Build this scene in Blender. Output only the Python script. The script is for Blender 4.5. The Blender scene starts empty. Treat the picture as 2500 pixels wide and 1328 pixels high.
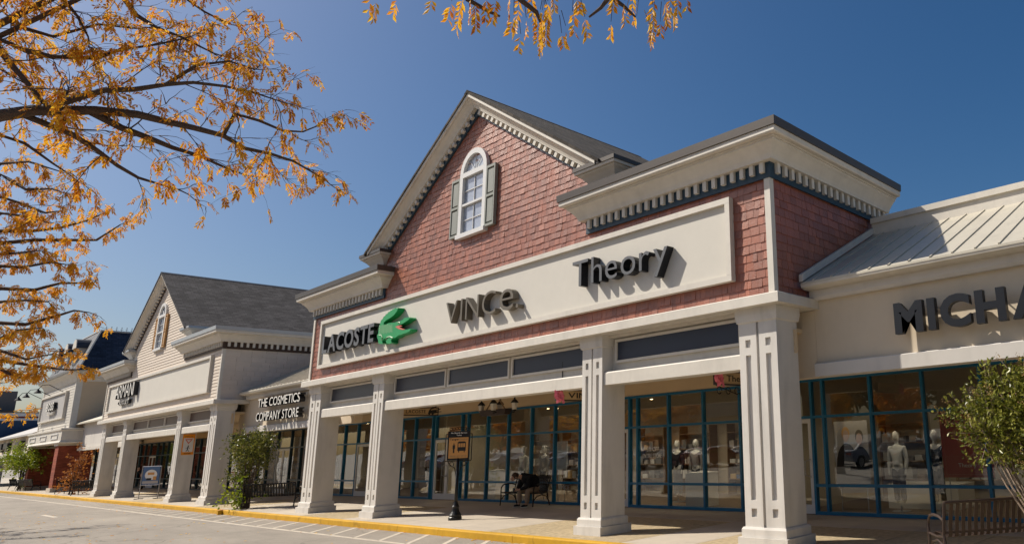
import bpy, math, random
from mathutils import Vector, Matrix
R = math.radians
random.seed(7)
S = bpy.context.scene
COL = S.collection

# ------------------------------------------------------------------ camera
F, PX0, PY0, IW, IH = 1714.68, 1846.987, 678.098, 2500.0, 1328.0
pitch, yaw, roll = R(12.6914), R(37.3122), R(-2.36655)
CAM = Vector((0, 0, 1.85))
fwd = Vector((-math.sin(yaw) * math.cos(pitch), math.cos(yaw) * math.cos(pitch), math.sin(pitch)))
right0 = Vector((math.cos(yaw), math.sin(yaw), 0)); up0 = right0.cross(fwd)
right = right0 * math.cos(roll) + up0 * math.sin(roll)
up = -right0 * math.sin(roll) + up0 * math.cos(roll)
cd = bpy.data.cameras.new('camera'); cam = bpy.data.objects.new('camera', cd); COL.objects.link(cam)
M = Matrix((right, up, -fwd)).transposed().to_4x4(); M.translation = CAM; cam.matrix_world = M
cd.sensor_fit = 'HORIZONTAL'; cd.sensor_width = 36; cd.lens = F / IW * 36
cd.shift_x = (IW / 2 - PX0) / IW; cd.shift_y = (PY0 - IH / 2) / IW
cd.clip_start = 0.1; cd.clip_end = 3000
S.camera = cam

def ray(x, y): return right * ((x - PX0) / F) - up * ((y - PY0) / F) + fwd
def WY(x, y, Y): d = ray(x, y); return CAM + d * ((Y - CAM.y) / d.y)
def WD(x, y, D): d = ray(x, y); return CAM + d.normalized() * D
def WX(x, y, X): d = ray(x, y); return CAM + d * ((X - CAM.x) / d.x)

# ------------------------------------------------------------------ world, sun, exposure
SUN_EL, SUN_AZ = R(44.5), R(30.5)          # light travels towards +X+Y, SUN_AZ from +X
w = bpy.data.worlds.new('World'); S.world = w; w.use_nodes = True
nt = w.node_tree; bg = nt.nodes['Background']
sky = nt.nodes.new('ShaderNodeTexSky'); sky.sky_type = 'NISHITA'; sky.sun_disc = False
sky.sun_elevation = SUN_EL
sdir = Vector((-math.cos(SUN_AZ), -math.sin(SUN_AZ)))
sky.sun_rotation = math.atan2(sdir.x, sdir.y) % (2 * math.pi)
sky.altitude = 0; sky.air_density = 1.0; sky.dust_density = 2.4; sky.ozone_density = 3.0
hs = nt.nodes.new('ShaderNodeHueSaturation'); hs.inputs['Saturation'].default_value = 1.35
nt.links.new(sky.outputs[0], hs.inputs['Color']); nt.links.new(hs.outputs[0], bg.inputs[0]); bg.inputs[1].default_value = 0.062
sl = bpy.data.lights.new('sun', 'SUN'); sl.energy = 4.2; sl.angle = R(0.5); sl.color = (1.0, 0.93, 0.82)
so = bpy.data.objects.new('sun', sl); COL.objects.link(so)
ldir = Vector((math.cos(SUN_AZ) * math.cos(SUN_EL), math.sin(SUN_AZ) * math.cos(SUN_EL), -math.sin(SUN_EL)))
so.rotation_euler = ldir.to_track_quat('-Z', 'Y').to_euler(); so.location = (-40, -30, 60)
S.view_settings.view_transform = 'Standard'; S.view_settings.look = 'None'
S.view_settings.exposure = 0.48; S.view_settings.gamma = 1.0
S.cycles.max_bounces = 8; S.cycles.transparent_max_bounces = 24; S.cycles.caustics_reflective = False; S.cycles.caustics_refractive = False

# ------------------------------------------------------------------ materials
MATS = {}
def mat(name, col, rough=0.7, var=0.12, scale=6.0, bump=0.0, bscale=60.0, metal=0.0, spec=0.4, rnd=0.0, stretch=None, translucent=0.0, dirt=0.0):
    """plain surface with noise in colour, optional fine relief, optional piece-to-piece variation"""
    m = bpy.data.materials.new(name); m.use_nodes = True; MATS[name] = m
    t = m.node_tree; N = t.nodes; L = t.links; b = N['Principled BSDF']
    b.inputs['Roughness'].default_value = rough; b.inputs['Metallic'].default_value = metal
    b.inputs['Specular IOR Level'].default_value = spec
    geo = N.new('ShaderNodeNewGeometry')
    vec = geo.outputs['Position']
    if stretch:
        mp = N.new('ShaderNodeMapping'); mp.inputs['Scale'].default_value = stretch; L.new(vec, mp.inputs[0]); vec = mp.outputs[0]
    n = N.new('ShaderNodeTexNoise'); n.inputs['Scale'].default_value = scale; n.inputs['Detail'].default_value = 7; n.inputs['Roughness'].default_value = .65
    L.new(vec, n.inputs['Vector'])
    n2 = N.new('ShaderNodeTexNoise'); n2.inputs['Scale'].default_value = scale * .13; n2.inputs['Detail'].default_value = 4; L.new(vec, n2.inputs['Vector'])
    ad = N.new('ShaderNodeMath'); ad.operation = 'ADD'; L.new(n.outputs[0], ad.inputs[0]); L.new(n2.outputs[0], ad.inputs[1])
    mr = N.new('ShaderNodeMapRange'); mr.inputs[1].default_value = .6; mr.inputs[2].default_value = 1.4
    mr.inputs[3].default_value = 1 - var; mr.inputs[4].default_value = 1 + var * .8; L.new(ad.outputs[0], mr.inputs[0])
    fac = mr.outputs[0]
    if rnd:
        oi = N.new('ShaderNodeObjectInfo'); s1 = N.new('ShaderNodeMath'); s1.operation = 'ADD'
        L.new(oi.outputs['Random'], s1.inputs[0]); L.new(geo.outputs['Random Per Island'], s1.inputs[1])
        fr = N.new('ShaderNodeMath'); fr.operation = 'FRACT'; L.new(s1.outputs[0], fr.inputs[0])
        m2 = N.new('ShaderNodeMapRange'); m2.inputs[3].default_value = 1 - rnd; m2.inputs[4].default_value = 1 + rnd; L.new(fr.outputs[0], m2.inputs[0])
        mu = N.new('ShaderNodeMath'); mu.operation = 'MULTIPLY'; L.new(fac, mu.inputs[0]); L.new(m2.outputs[0], mu.inputs[1]); fac = mu.outputs[0]
    if dirt:
        mpd = N.new('ShaderNodeMapping'); mpd.inputs['Scale'].default_value = (2.2, 2.2, .4); L.new(geo.outputs['Position'], mpd.inputs[0])
        nd = N.new('ShaderNodeTexNoise'); nd.inputs['Scale'].default_value = 1.6; nd.inputs['Detail'].default_value = 6; L.new(mpd.outputs[0], nd.inputs['Vector'])
        md = N.new('ShaderNodeMapRange'); md.inputs[1].default_value = .5; md.inputs[2].default_value = .78; md.inputs[3].default_value = 1; md.inputs[4].default_value = 1 - dirt; L.new(nd.outputs[0], md.inputs[0])
        mu = N.new('ShaderNodeMath'); mu.operation = 'MULTIPLY'; L.new(fac, mu.inputs[0]); L.new(md.outputs[0], mu.inputs[1]); fac = mu.outputs[0]
    vm = N.new('ShaderNodeVectorMath'); vm.operation = 'SCALE'; vm.inputs[0].default_value = col; L.new(fac, vm.inputs['Scale'])
    L.new(vm.outputs[0], b.inputs['Base Color'])
    if bump:
        nb = N.new('ShaderNodeTexNoise'); nb.inputs['Scale'].default_value = bscale; nb.inputs['Detail'].default_value = 4; L.new(vec, nb.inputs['Vector'])
        bp = N.new('ShaderNodeBump'); bp.inputs['Strength'].default_value = bump; bp.inputs['Distance'].default_value = .02
        L.new(nb.outputs[0], bp.inputs['Height']); L.new(bp.outputs[0], b.inputs['Normal'])
    if translucent:
        tr = N.new('ShaderNodeBsdfTranslucent'); L.new(vm.outputs[0], tr.inputs[0])
        mx = N.new('ShaderNodeMixShader'); mx.inputs[0].default_value = translucent
        L.new(b.outputs[0], mx.inputs[1]); L.new(tr.outputs[0], mx.inputs[2]); L.new(mx.outputs[0], N['Material Output'].inputs[0])
    return m

def leaf_mat(name, cols, rough=.55, tl=.45):
    m = bpy.data.materials.new(name); m.use_nodes = True; MATS[name] = m
    t = m.node_tree; N = t.nodes; L = t.links; b = N['Principled BSDF']; b.inputs['Roughness'].default_value = rough
    b.inputs['Specular IOR Level'].default_value = .35
    g = N.new('ShaderNodeNewGeometry'); r = N.new('ShaderNodeValToRGB')
    el = r.color_ramp.elements
    while len(el) < len(cols): el.new(.5)
    for i, c in enumerate(cols): el[i].position = i / (len(cols) - 1); el[i].color = (*c, 1)
    nz = N.new('ShaderNodeTexNoise'); nz.inputs['Scale'].default_value = 1.7; nz.inputs['Detail'].default_value = 3
    L.new(g.outputs['Position'], nz.inputs['Vector'])
    a = N.new('ShaderNodeMath'); a.operation = 'MULTIPLY_ADD'; a.inputs[1].default_value = .62; L.new(g.outputs['Random Per Island'], a.inputs[0])
    s = N.new('ShaderNodeMapRange'); s.inputs[1].default_value = .3; s.inputs[2].default_value = .7; s.inputs[3].default_value = 0; s.inputs[4].default_value = .4; L.new(nz.outputs[0], s.inputs[0])
    L.new(s.outputs[0], a.inputs[2]); L.new(a.outputs[0], r.inputs[0]); L.new(r.outputs[0], b.inputs['Base Color'])
    tr = N.new('ShaderNodeBsdfTranslucent'); L.new(r.outputs[0], tr.inputs[0])
    mx = N.new('ShaderNodeMixShader'); mx.inputs[0].default_value = tl
    L.new(b.outputs[0], mx.inputs[1]); L.new(tr.outputs[0], mx.inputs[2]); L.new(mx.outputs[0], N['Material Output'].inputs[0])
    return m

def glass_mat(name, tint=(.90, .92, .91), ior=1.52, boost=1.75, wav=.06):
    m = bpy.data.materials.new(name); m.use_nodes = True; MATS[name] = m
    t = m.node_tree; N = t.nodes; L = t.links; N.remove(N['Principled BSDF'])
    fr = N.new('ShaderNodeFresnel'); gb = N.new('ShaderNodeNewGeometry'); io = N.new('ShaderNodeMath'); io.operation = 'MULTIPLY_ADD'; io.inputs[1].default_value = 1 / ior - ior; io.inputs[2].default_value = ior   # same ratio from either side
    L.new(gb.outputs['Backfacing'], io.inputs[0]); L.new(io.outputs[0], fr.inputs[0])
    mu = N.new('ShaderNodeMath'); mu.operation = 'MULTIPLY'; mu.use_clamp = True; mu.inputs[1].default_value = boost; L.new(fr.outputs[0], mu.inputs[0])
    tp = N.new('ShaderNodeBsdfTransparent'); tp.inputs[0].default_value = (*tint, 1)
    gl = N.new('ShaderNodeBsdfGlossy'); gl.inputs['Roughness'].default_value = .006
    g = N.new('ShaderNodeNewGeometry'); nz = N.new('ShaderNodeTexNoise'); nz.inputs['Scale'].default_value = 1.1; nz.inputs['Detail'].default_value = 1; L.new(g.outputs['Position'], nz.inputs['Vector'])
    bp = N.new('ShaderNodeBump'); bp.inputs['Strength'].default_value = wav; bp.inputs['Distance'].default_value = .05; L.new(nz.outputs[0], bp.inputs['Height']); L.new(bp.outputs[0], gl.inputs['Normal'])
    mx = N.new('ShaderNodeMixShader'); L.new(mu.outputs[0], mx.inputs[0]); L.new(tp.outputs[0], mx.inputs[1]); L.new(gl.outputs[0], mx.inputs[2])
    L.new(mx.outputs[0], N['Material Output'].inputs[0]); return m

def emit_mat(name, col, st):
    m = bpy.data.materials.new(name); m.use_nodes = True; MATS[name] = m
    b = m.node_tree.nodes['Principled BSDF']; b.inputs['Base Color'].default_value = (*col, 1)
    b.inputs['Emission Color'].default_value = (*col, 1); b.inputs['Emission Strength'].default_value = st; return m

def rows_mat(name, col, rowh, brick_w, axis, var=.3, rough=.9, mortar=.6, bumpd=.01):
    """courses too fine to pick apart: brick texture, axis = (u,v) indices of position"""
    m = bpy.data.materials.new(name); m.use_nodes = True; MATS[name] = m
    t = m.node_tree; N = t.nodes; L = t.links; b = N['Principled BSDF']; b.inputs['Roughness'].default_value = rough; b.inputs['Specular IOR Level'].default_value = .25
    g = N.new('ShaderNodeNewGeometry'); sp = N.new('ShaderNodeSeparateXYZ'); L.new(g.outputs['Position'], sp.inputs[0])
    cb = N.new('ShaderNodeCombineXYZ'); L.new(sp.outputs[axis[0]], cb.inputs[0]); L.new(sp.outputs[axis[1]], cb.inputs[1])
    br = N.new('ShaderNodeTexBrick'); L.new(cb.outputs[0], br.inputs['Vector']); br.inputs['Scale'].default_value = 1
    br.inputs['Brick Width'].default_value = brick_w; br.inputs['Row Height'].default_value = rowh; br.inputs['Mortar Size'].default_value = rowh * .09
    br.inputs['Mortar Smooth'].default_value = .2; br.inputs['Bias'].default_value = 0; br.offset = .37; br.squash = 1
    br.inputs['Color1'].default_value = (*[c * (1 - var) for c in col], 1); br.inputs['Color2'].default_value = (*[c * (1 + var) for c in col], 1)
    br.inputs['Mortar'].default_value = (*[c * mortar for c in col], 1)
    n = N.new('ShaderNodeTexNoise'); n.inputs['Scale'].default_value = 1.3; n.inputs['Detail'].default_value = 6; L.new(g.outputs['Position'], n.inputs['Vector'])
    mr = N.new('ShaderNodeMapRange'); mr.inputs[1].default_value = .3; mr.inputs[2].default_value = .7; mr.inputs[3].default_value = .75; mr.inputs[4].default_value = 1.25; L.new(n.outputs[0], mr.inputs[0])
    vm = N.new('ShaderNodeVectorMath'); vm.operation = 'SCALE'; L.new(br.outputs[0], vm.inputs[0]); L.new(mr.outputs[0], vm.inputs['Scale']); L.new(vm.outputs[0], b.inputs['Base Color'])
    bp = N.new('ShaderNodeBump'); bp.inputs['Strength'].default_value = .6; bp.inputs['Distance'].default_value = bumpd; bp.invert = True
    L.new(br.outputs['Fac'], bp.inputs['Height']); L.new(bp.outputs[0], b.inputs['Normal']); return m

mat('trim', (.63, .585, .51), .6, .10, 5, .06, 40, dirt=.12)
mat('stucco', (.61, .57, .515), .85, .07, 4, .12, 140, dirt=.10)
mat('column_stucco', (.635, .60, .545), .8, .06, 4, .10, 150, dirt=.22)
mat('beige_wall', (.66, .555, .415), .85, .06, 3, .12, 160, dirt=.08)
mat('soffit', (.62, .48, .31), .85, .06, 3)
mat('red_shingle', (.30, .094, .046), .38, .30, 7, .35, 90, spec=.8, rnd=.22, stretch=(3, 3, .5))
mat('cream_board', (.64, .55, .455), .7, .08, 6, .15, 90, rnd=.05, stretch=(.6, 1, 4))
mat('sign_board', (.61, .575, .505), .75, .05, 3, .08, 150)
mat('frieze_blue', (.022, .048, .072), .55, .15, 5)
mat('frieze_brown', (.055, .03, .018), .6, .15, 5)
mat('cap_brown', (.085, .072, .062), .45, .1, 3, metal=.3)
mat('cap_grey', (.40, .42, .44), .4, .1, 3, metal=.3)
mat('panel_blue', (.021, .029, .050), .38, .15, 2, spec=.4)
mat('panel_brown', (.085, .045, .032), .45, .15, 2, spec=.3)
mat('frame_blue', (.008, .14, .27), .35, .08, 5)
mat('frame_dark', (.012, .045, .06), .4, .08, 5)
mat('door_white', (.62, .62, .60), .4, .05, 5)
mat('shutter_grey', (.26, .27, .24), .6, .1, 5)
mat('shutter_tan', (.42, .23, .085), .6, .1, 5)
mat('white_paint', (.68, .67, .65), .5, .05, 5)
mat('asphalt', (.345, .305, .255), .93, .14, 3, .5, 190)
mat('lot_asphalt', (.29, .26, .22), .93, .2, 2, .5, 190)
mat('line_paint', (.56, .49, .40), .85, .25, 12, .3, 120)
mat('kerb_yellow', (.66, .36, .010), .7, .14, 8, .25, 120, dirt=.18)
mat('kerb_worn', (.52, .24, .09), .85, .3, 20, .3, 90)
mat('concrete', (.52, .45, .36), .9, .12, 3, .3, 120, rnd=.05)
mat('aggregate', (.48, .38, .235), .95, .45, 75, .9, 110, rnd=.05)
mat('black_metal', (.012, .011, .010), .4, .1, 5, metal=.2)
mat('bench_brown', (.052, .035, .029), .42, .15, 9, metal=.25)
mat('bench_black', (.014, .013, .012), .4, .15, 9, metal=.25)
mat('letter_black', (.010, .011, .014), .38, .06, 4)
mat('letter_grey', (.115, .118, .125), .45, .08, 4)
mat('letter_bronze', (.14, .118, .086), .45, .08, 4)
mat('window_blind', (.60, .64, .69), .6, .04, 2)
mat('letter_white', (.78, .75, .69), .5, .04, 4)
mat('croc_green', (.012, .29, .085), .4, .08, 4)
mat('croc_pale', (.45, .60, .38), .5, .05, 4)
mat('croc_red', (.60, .16, .11), .5, .05, 4)
mat('slate', (.030, .038, .055), .6, .2, 4)
mat('seam_metal', (.54, .495, .40), .45, .06, 2, metal=.1, dirt=.12)
mat('sign_gold', (.62, .31, .09), .5, .05, 3)
mat('wood_sign', (.58, .40, .20), .6, .1, 6)
mat('ink', (.02, .018, .016), .6, .05, 3)
mat('ink_grey', (.25, .19, .10), .6, .05, 3)
mat('orange_sign', (.80, .28, .01), .5, .05, 3)
mat('ribbon_pink', (.85, .20, .26), .35, .15, 20, translucent=.2)
mat('skin', (.52, .31, .22), .55, .06, 20)
mat('hair', (.055, .030, .018), .6, .2, 60)
mat('cloth_black', (.008, .008, .010), .9, .2, 30)
mat('khaki', (.30, .22, .15), .9, .12, 30)
mat('mannequin', (.66, .63, .56), .45, .03, 5)
mat('cloth_white', (.62, .60, .56), .85, .08, 20)
mat('cloth_grey', (.22, .21, .20), .9, .1, 20)
mat('interior_wall', (.50, .42, .31), .9, .06, 2)
mat('interior_floor', (.20, .14, .09), .5, .2, 4, stretch=(.4, 3, 1))
mat('interior_ceiling', (.34, .29, .22), .9, .06, 2)
mat('shelf_wood', (.26, .17, .10), .6, .2, 6)
mat('fixture_white', (.62, .58, .50), .6, .05, 4)
mat('poster_red', (.40, .055, .055), .6, .04, 3)
mat('poster_pink', (.42, .14, .13), .6, .04, 3)
mat('poster_grey', (.42, .38, .35), .7, .04, 3)
mat('poster_blue', (.09, .16, .30), .6, .08, 3)
mat('bark', (.10, .068, .050), .95, .35, 25, .8, 60)
mat('bark_pale', (.30, .23, .17), .95, .3, 25, .5, 60)
mat('blue_wall', (.022, .055, .115), .6, .1, 3)
mat('maroon', (.16, .018, .025), .6, .1, 3)
mat('grey_wall', (.14, .13, .125), .8, .1, 3)
mat('grey_panel', (.42, .40, .38), .7, .06, 3)
mat('boss_wall', (.55, .42, .28), .85, .06, 3)
mat('tyre', (.012, .012, .012), .9)
mat('rim', (.45, .45, .46), .3, .1, 5, metal=.8)
rows_mat('brick', (.26, .065, .035), .075, .22, (1, 2), .2, .9, .9)
rows_mat('roof_brown', (.070, .058, .047), .10, .28, (0, 1), .45, .95, .35, .02)
rows_mat('roof_grey', (.078, .070, .068), .10, .32, (1, 2), .32, .95, .35, .02)
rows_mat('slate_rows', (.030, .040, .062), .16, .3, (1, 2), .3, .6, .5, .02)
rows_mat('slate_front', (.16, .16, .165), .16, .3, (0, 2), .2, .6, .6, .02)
glass_mat('shop_glass'); glass_mat('gable_glass', (.95, .96, .98), 1.6, 1.2, .02)
glass_mat('car_glass', (.10, .12, .12), 1.5, 1.6, 0)
emit_mat('lamp_glow', (1.0, .72, .36), 14.0)
leaf_mat('leaf_gold', [(.34, .09, .025), (.60, .20, .015), (.76, .36, .02), (.80, .50, .04), (.72, .30, .015), (.40, .14, .08)], tl=.5)
leaf_mat('leaf_amber', [(.52, .17, .03), (.76, .34, .015), (.84, .48, .03), (.62, .24, .05)], tl=.5)
leaf_mat('leaf_green', [(.025, .05, .006), (.05, .095, .010), (.10, .15, .015), (.19, .23, .03), (.075, .12, .012)], .38, .3)
leaf_mat('leaf_olive', [(.03, .045, .006), (.065, .085, .009), (.13, .14, .020), (.23, .22, .045), (.09, .105, .016)], .38, .35)
leaf_mat('leaf_myrtle', [(.030, .04, .006), (.075, .09, .010), (.18, .19, .022), (.32, .31, .06), (.14, .15, .02)], .33, .3)
leaf_mat('leaf_lime', [(.07, .12, .008), (.17, .24, .012), (.30, .33, .02), (.14, .19, .012)], .4, .35)
leaf_mat('leaf_rust', [(.16, .045, .015), (.34, .11, .02), (.46, .19, .04), (.30, .14, .06)], .6, .35)
leaf_mat('seed_head', [(.20, .12, .035), (.34, .22, .07), (.22, .09, .04)], .7, .2)
leaf_mat('leaf_dark', [(.02, .035, .008), (.04, .06, .012), (.07, .08, .015)], .5, .25)
leaf_mat('leaf_orange', [(.42, .12, .01), (.60, .21, .012), (.66, .30, .02)], .6, .35)
for i, c in enumerate([(.45, .46, .47), (.62, .62, .60), (.02, .022, .03), (.03, .07, .16), (.25, .02, .02), (.10, .10, .11)]):
    mm = mat('car_paint_%d' % i, c, .25, .03, 2, spec=.6)

def weather(name, crack=.35, stain=.25):
    m = MATS[name]; t = m.node_tree; N = t.nodes; L = t.links; b = N['Principled BSDF']; src = b.inputs['Base Color'].links[0].from_socket
    g = N.new('ShaderNodeNewGeometry'); wn = N.new('ShaderNodeTexNoise'); wn.inputs['Scale'].default_value = .8; wn.inputs['Detail'].default_value = 5; L.new(g.outputs['Position'], wn.inputs['Vector'])
    va = N.new('ShaderNodeVectorMath'); va.operation = 'MULTIPLY_ADD'; va.inputs[1].default_value = (1.6, 1.6, 0); L.new(wn.outputs['Color'], va.inputs[0]); L.new(g.outputs['Position'], va.inputs[2])
    vo = N.new('ShaderNodeTexVoronoi'); vo.feature = 'DISTANCE_TO_EDGE'; vo.inputs['Scale'].default_value = .17; L.new(va.outputs[0], vo.inputs['Vector'])
    mr = N.new('ShaderNodeMapRange'); mr.inputs[1].default_value = 0; mr.inputs[2].default_value = .006; mr.inputs[3].default_value = 1 - crack; mr.inputs[4].default_value = 1; L.new(vo.outputs['Distance'], mr.inputs[0])
    sn = N.new('ShaderNodeTexNoise'); sn.inputs['Scale'].default_value = .35; sn.inputs['Detail'].default_value = 8; sn.inputs['Roughness'].default_value = .7
    mp = N.new('ShaderNodeMapping'); mp.inputs['Scale'].default_value = (.35, 1.4, 1); L.new(g.outputs['Position'], mp.inputs[0]); L.new(mp.outputs[0], sn.inputs['Vector'])
    ms = N.new('ShaderNodeMapRange'); ms.inputs[1].default_value = .35; ms.inputs[2].default_value = .7; ms.inputs[3].default_value = 1 - stain; ms.inputs[4].default_value = 1.06; L.new(sn.outputs[0], ms.inputs[0])
    mu = N.new('ShaderNodeMath'); mu.operation = 'MULTIPLY'; L.new(mr.outputs[0], mu.inputs[0]); L.new(ms.outputs[0], mu.inputs[1])
    vm = N.new('ShaderNodeVectorMath'); vm.operation = 'SCALE'; L.new(src, vm.inputs[0]); L.new(mu.outputs[0], vm.inputs['Scale']); L.new(vm.outputs[0], b.inputs['Base Color'])
weather('asphalt'); weather('concrete', .12, .18); weather('kerb_yellow', .3, .2)

# ------------------------------------------------------------------ helpers
ORG = {}
class MB:
    def __init__(s): s.v = []; s.f = []; s.mi = []
    def add(s, vs, fs, mi=0):
        o = len(s.v); s.v += [tuple(p) for p in vs]
        for f in fs: s.f.append(tuple(o + i for i in f)); s.mi.append(mi)
        return s
    def box(s, x0, x1, y0, y1, z0, z1, mi=0):
        return s.add([(x0, y0, z0), (x1, y0, z0), (x1, y1, z0), (x0, y1, z0), (x0, y0, z1), (x1, y0, z1), (x1, y1, z1), (x0, y1, z1)],
                     [(0, 3, 2, 1), (4, 5, 6, 7), (0, 1, 5, 4), (1, 2, 6, 5), (2, 3, 7, 6), (3, 0, 4, 7)], mi)
    def poly_extrude(s, pts, vec, mi=0):
        n = len(pts); v = Vector(vec); a = [Vector(p) for p in pts]; b = [p + v for p in a]
        return s.add(a + b, [tuple(range(n)), tuple(range(2 * n - 1, n - 1, -1))] + [(i, i + n, (i + 1) % n + n, (i + 1) % n) for i in range(n)], mi)
    def quad(s, a, b, c, d, mi=0): return s.add([a, b, c, d], [(0, 1, 2, 3)], mi)
    def tube(s, pts, rad, n=6, cap=True, mi=0):
        pts = [Vector(p) for p in pts]; rings = []
        ref = Vector((0, 0, 1))
        for i, p in enumerate(pts):
            d = (pts[min(i + 1, len(pts) - 1)] - pts[max(i - 1, 0)]).normalized()
            if abs(d.dot(ref)) > .95: rf = Vector((1, 0, 0))
            else: rf = ref
            u = d.cross(rf).normalized(); q = d.cross(u)
            r = rad[i] if isinstance(rad, (list, tuple)) else rad
            rings.append([p + (u * math.cos(2 * math.pi * k / n) + q * math.sin(2 * math.pi * k / n)) * r for k in range(n)])
        vs = [p for rg in rings for p in rg]; fs = []
        for i in range(len(pts) - 1):
            for k in range(n): fs.append((i * n + k, i * n + (k + 1) % n, (i + 1) * n + (k + 1) % n, (i + 1) * n + k))
        if cap: fs += [tuple(range(n - 1, -1, -1)), tuple((len(pts) - 1) * n + k for k in range(n))]
        return s.add(vs, fs, mi)
    def lathe(s, c, prof, n=12, mi=0, sq=False):
        c = Vector(c); vs = []
        for r, z in prof:
            for k in range(n):
                a = 2 * math.pi * (k + .5) / n
                vs.append(c + Vector((r * math.cos(a), r * math.sin(a), z)))
        fs = []
        for i in range(len(prof) - 1):
            for k in range(n): fs.append((i * n + k, i * n + (k + 1) % n, (i + 1) * n + (k + 1) % n, (i + 1) * n + k))
        fs += [tuple(range(n - 1, -1, -1)), tuple((len(prof) - 1) * n + k for k in range(n))]
        return s.add(vs, fs, mi)
    def ell(s, c, r, nu=10, nv=7, mi=0):
        vs = []; fs = []
        for j in range(nv + 1):
            t = math.pi * j / nv
            for i in range(nu):
                a = 2 * math.pi * i / nu
                vs.append((c[0] + r[0] * math.sin(t) * math.cos(a), c[1] + r[1] * math.sin(t) * math.sin(a), c[2] + r[2] * math.cos(t)))
        for j in range(nv):
            for i in range(nu): fs.append((j * nu + i, (j + 1) * nu + i, (j + 1) * nu + (i + 1) % nu, j * nu + (i + 1) % nu))
        return s.add(vs, fs, mi)
    def sweep(s, prof, path, mi=0, closed=True):
        """prof: (out, z) list, path: plan polyline; out is to the right of travel, corners mitred"""
        P = [Vector((p[0], p[1])) for p in path]; n = len(prof); vs = []
        for i, p in enumerate(P):
            d1 = (P[i] - P[i - 1]).normalized() if i > 0 else None
            d2 = (P[i + 1] - P[i]).normalized() if i < len(P) - 1 else None
            n1 = Vector((d1.y, -d1.x)) if d1 else None; n2 = Vector((d2.y, -d2.x)) if d2 else None
            if n1 is None: mv = n2
            elif n2 is None: mv = n1
            else: mv = (n1 + n2) / (1 + n1.dot(n2))
            for o, z in prof: vs.append((p.x + mv.x * o, p.y + mv.y * o, z))
        fs = []
        for i in range(len(P) - 1):
            for k in range(n if closed else n - 1):
                k2 = (k + 1) % n; fs.append((i * n + k, (i + 1) * n + k, (i + 1) * n + k2, i * n + k2))
        if closed: fs += [tuple(range(n)), tuple((len(P) - 1) * n + k for k in range(n - 1, -1, -1))]
        return s.add(vs, fs, mi)
    def mesh(s, name, mats, org=(0, 0, 0)):
        me = bpy.data.meshes.new(name); o = Vector(org)
        me.from_pydata([(p[0] - o.x, p[1] - o.y, p[2] - o.z) for p in s.v], [], s.f)
        for m in (mats if isinstance(mats, (list, tuple)) else [mats]): me.materials.append(MATS[m])
        if any(s.mi): me.polygons.foreach_set('material_index', s.mi)
        me.update(); return me
    def build(s, name, mats, parent=None, smooth=False, origin=None):
        if parent is not None: org = ORG[parent.name]
        else: org = Vector(origin) if origin is not None else Vector((0, 0, 0))
        me = s.mesh(name, mats, org)
        if smooth: me.polygons.foreach_set('use_smooth', [True] * len(me.polygons))
        o = bpy.data.objects.new(name, me); COL.objects.link(o)
        if parent is not None: o.parent = parent
        else: o.location = org
        ORG[o.name] = org; return o

def inst(name, me, loc, parent, rot=None, scale=None):
    """child sharing mesh data, placed at world loc"""
    o = bpy.data.objects.new(name, me); COL.objects.link(o); o.parent = parent; o.location = Vector(loc) - ORG[parent.name]
    if rot: o.rotation_euler = rot
    if scale: o.scale = scale
    ORG[o.name] = ORG[parent.name]; return o
def tag(o, label, cat, group=None, kind=None):
    o['label'] = label; o['category'] = cat
    if group: o['group'] = group
    if kind: o['kind'] = kind
    return o
def thing(name, label, cat, loc=(0, 0, 0), group=None):
    o = bpy.data.objects.new(name, None); COL.objects.link(o); o.location = loc; o.empty_display_size = .2
    ORG[o.name] = Vector(loc); return tag(o, label, cat, group)
def structure(o, label=None): o['kind'] = 'structure'; o['label'] = label or o.name; return o
def copy_tree(o, parent=None):
    c = o.copy(); COL.objects.link(c); c.parent = parent; ORG[c.name] = ORG[o.name]
    for ch in o.children: copy_tree(ch, c)
    return c

# text ------------------------------------------------------------------
GLY = {}
def glyph(ch, bold=0.0, shear=0.0):
    k = (ch, bold, shear)
    if k in GLY: return GLY[k]
    cu = bpy.data.curves.new('glyph', 'FONT'); cu.body = ch; cu.size = 1; cu.offset = bold; cu.resolution_u = 4; cu.fill_mode = 'BOTH'; cu.extrude = .5; cu.shear = shear
    ob = bpy.data.objects.new('glyph', cu); COL.objects.link(ob)
    dg = bpy.context.evaluated_depsgraph_get(); me = ob.evaluated_get(dg).to_mesh()
    vs = [tuple(v.co) for v in me.vertices]; fs = [tuple(p.vertices) for p in me.polygons]
    ob.evaluated_get(dg).to_mesh_clear(); bpy.data.objects.remove(ob); bpy.data.curves.remove(cu)
    GLY[k] = (vs, fs); return GLY[k]
def layout(txt, bold, gap=.09, space=.3, shear=0.0):
    x = 0; out = []
    for ch in txt:
        if ch == ' ': x += space; continue
        vs, fs = glyph(ch, bold, shear); a = min(v[0] for v in vs); b = max(v[0] for v in vs)
        out.append((ch, x - a, vs, fs)); x += b - a + gap
    return out, x - gap
for _b, _t in ((.028, 'LACOSTE'), (.045, 'MICHAEL'), (-.012, 'VINC'), (-.008, 'e'), (0.0, '.OUTLEHheory'), (.012, 'LACOSTEVIN.heory-'), (.004, 'THECOSMISPANYR'), (-.004, 'ARMNITheory'), (.03, 'BOSTanger'),
                (.02, 'OUTLENoShutleSrvicTdayH'), (-.005, '5%OFENTIRSVC.Outlesh'), (.005, 'TROLEYSP'), (.01, 'STAELWIHN'), (-.01, 'BUYMORESAV')):
    for _c in _t: glyph(_c, _b)
CAPH = max(v[1] for v in glyph('H')[0])
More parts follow.
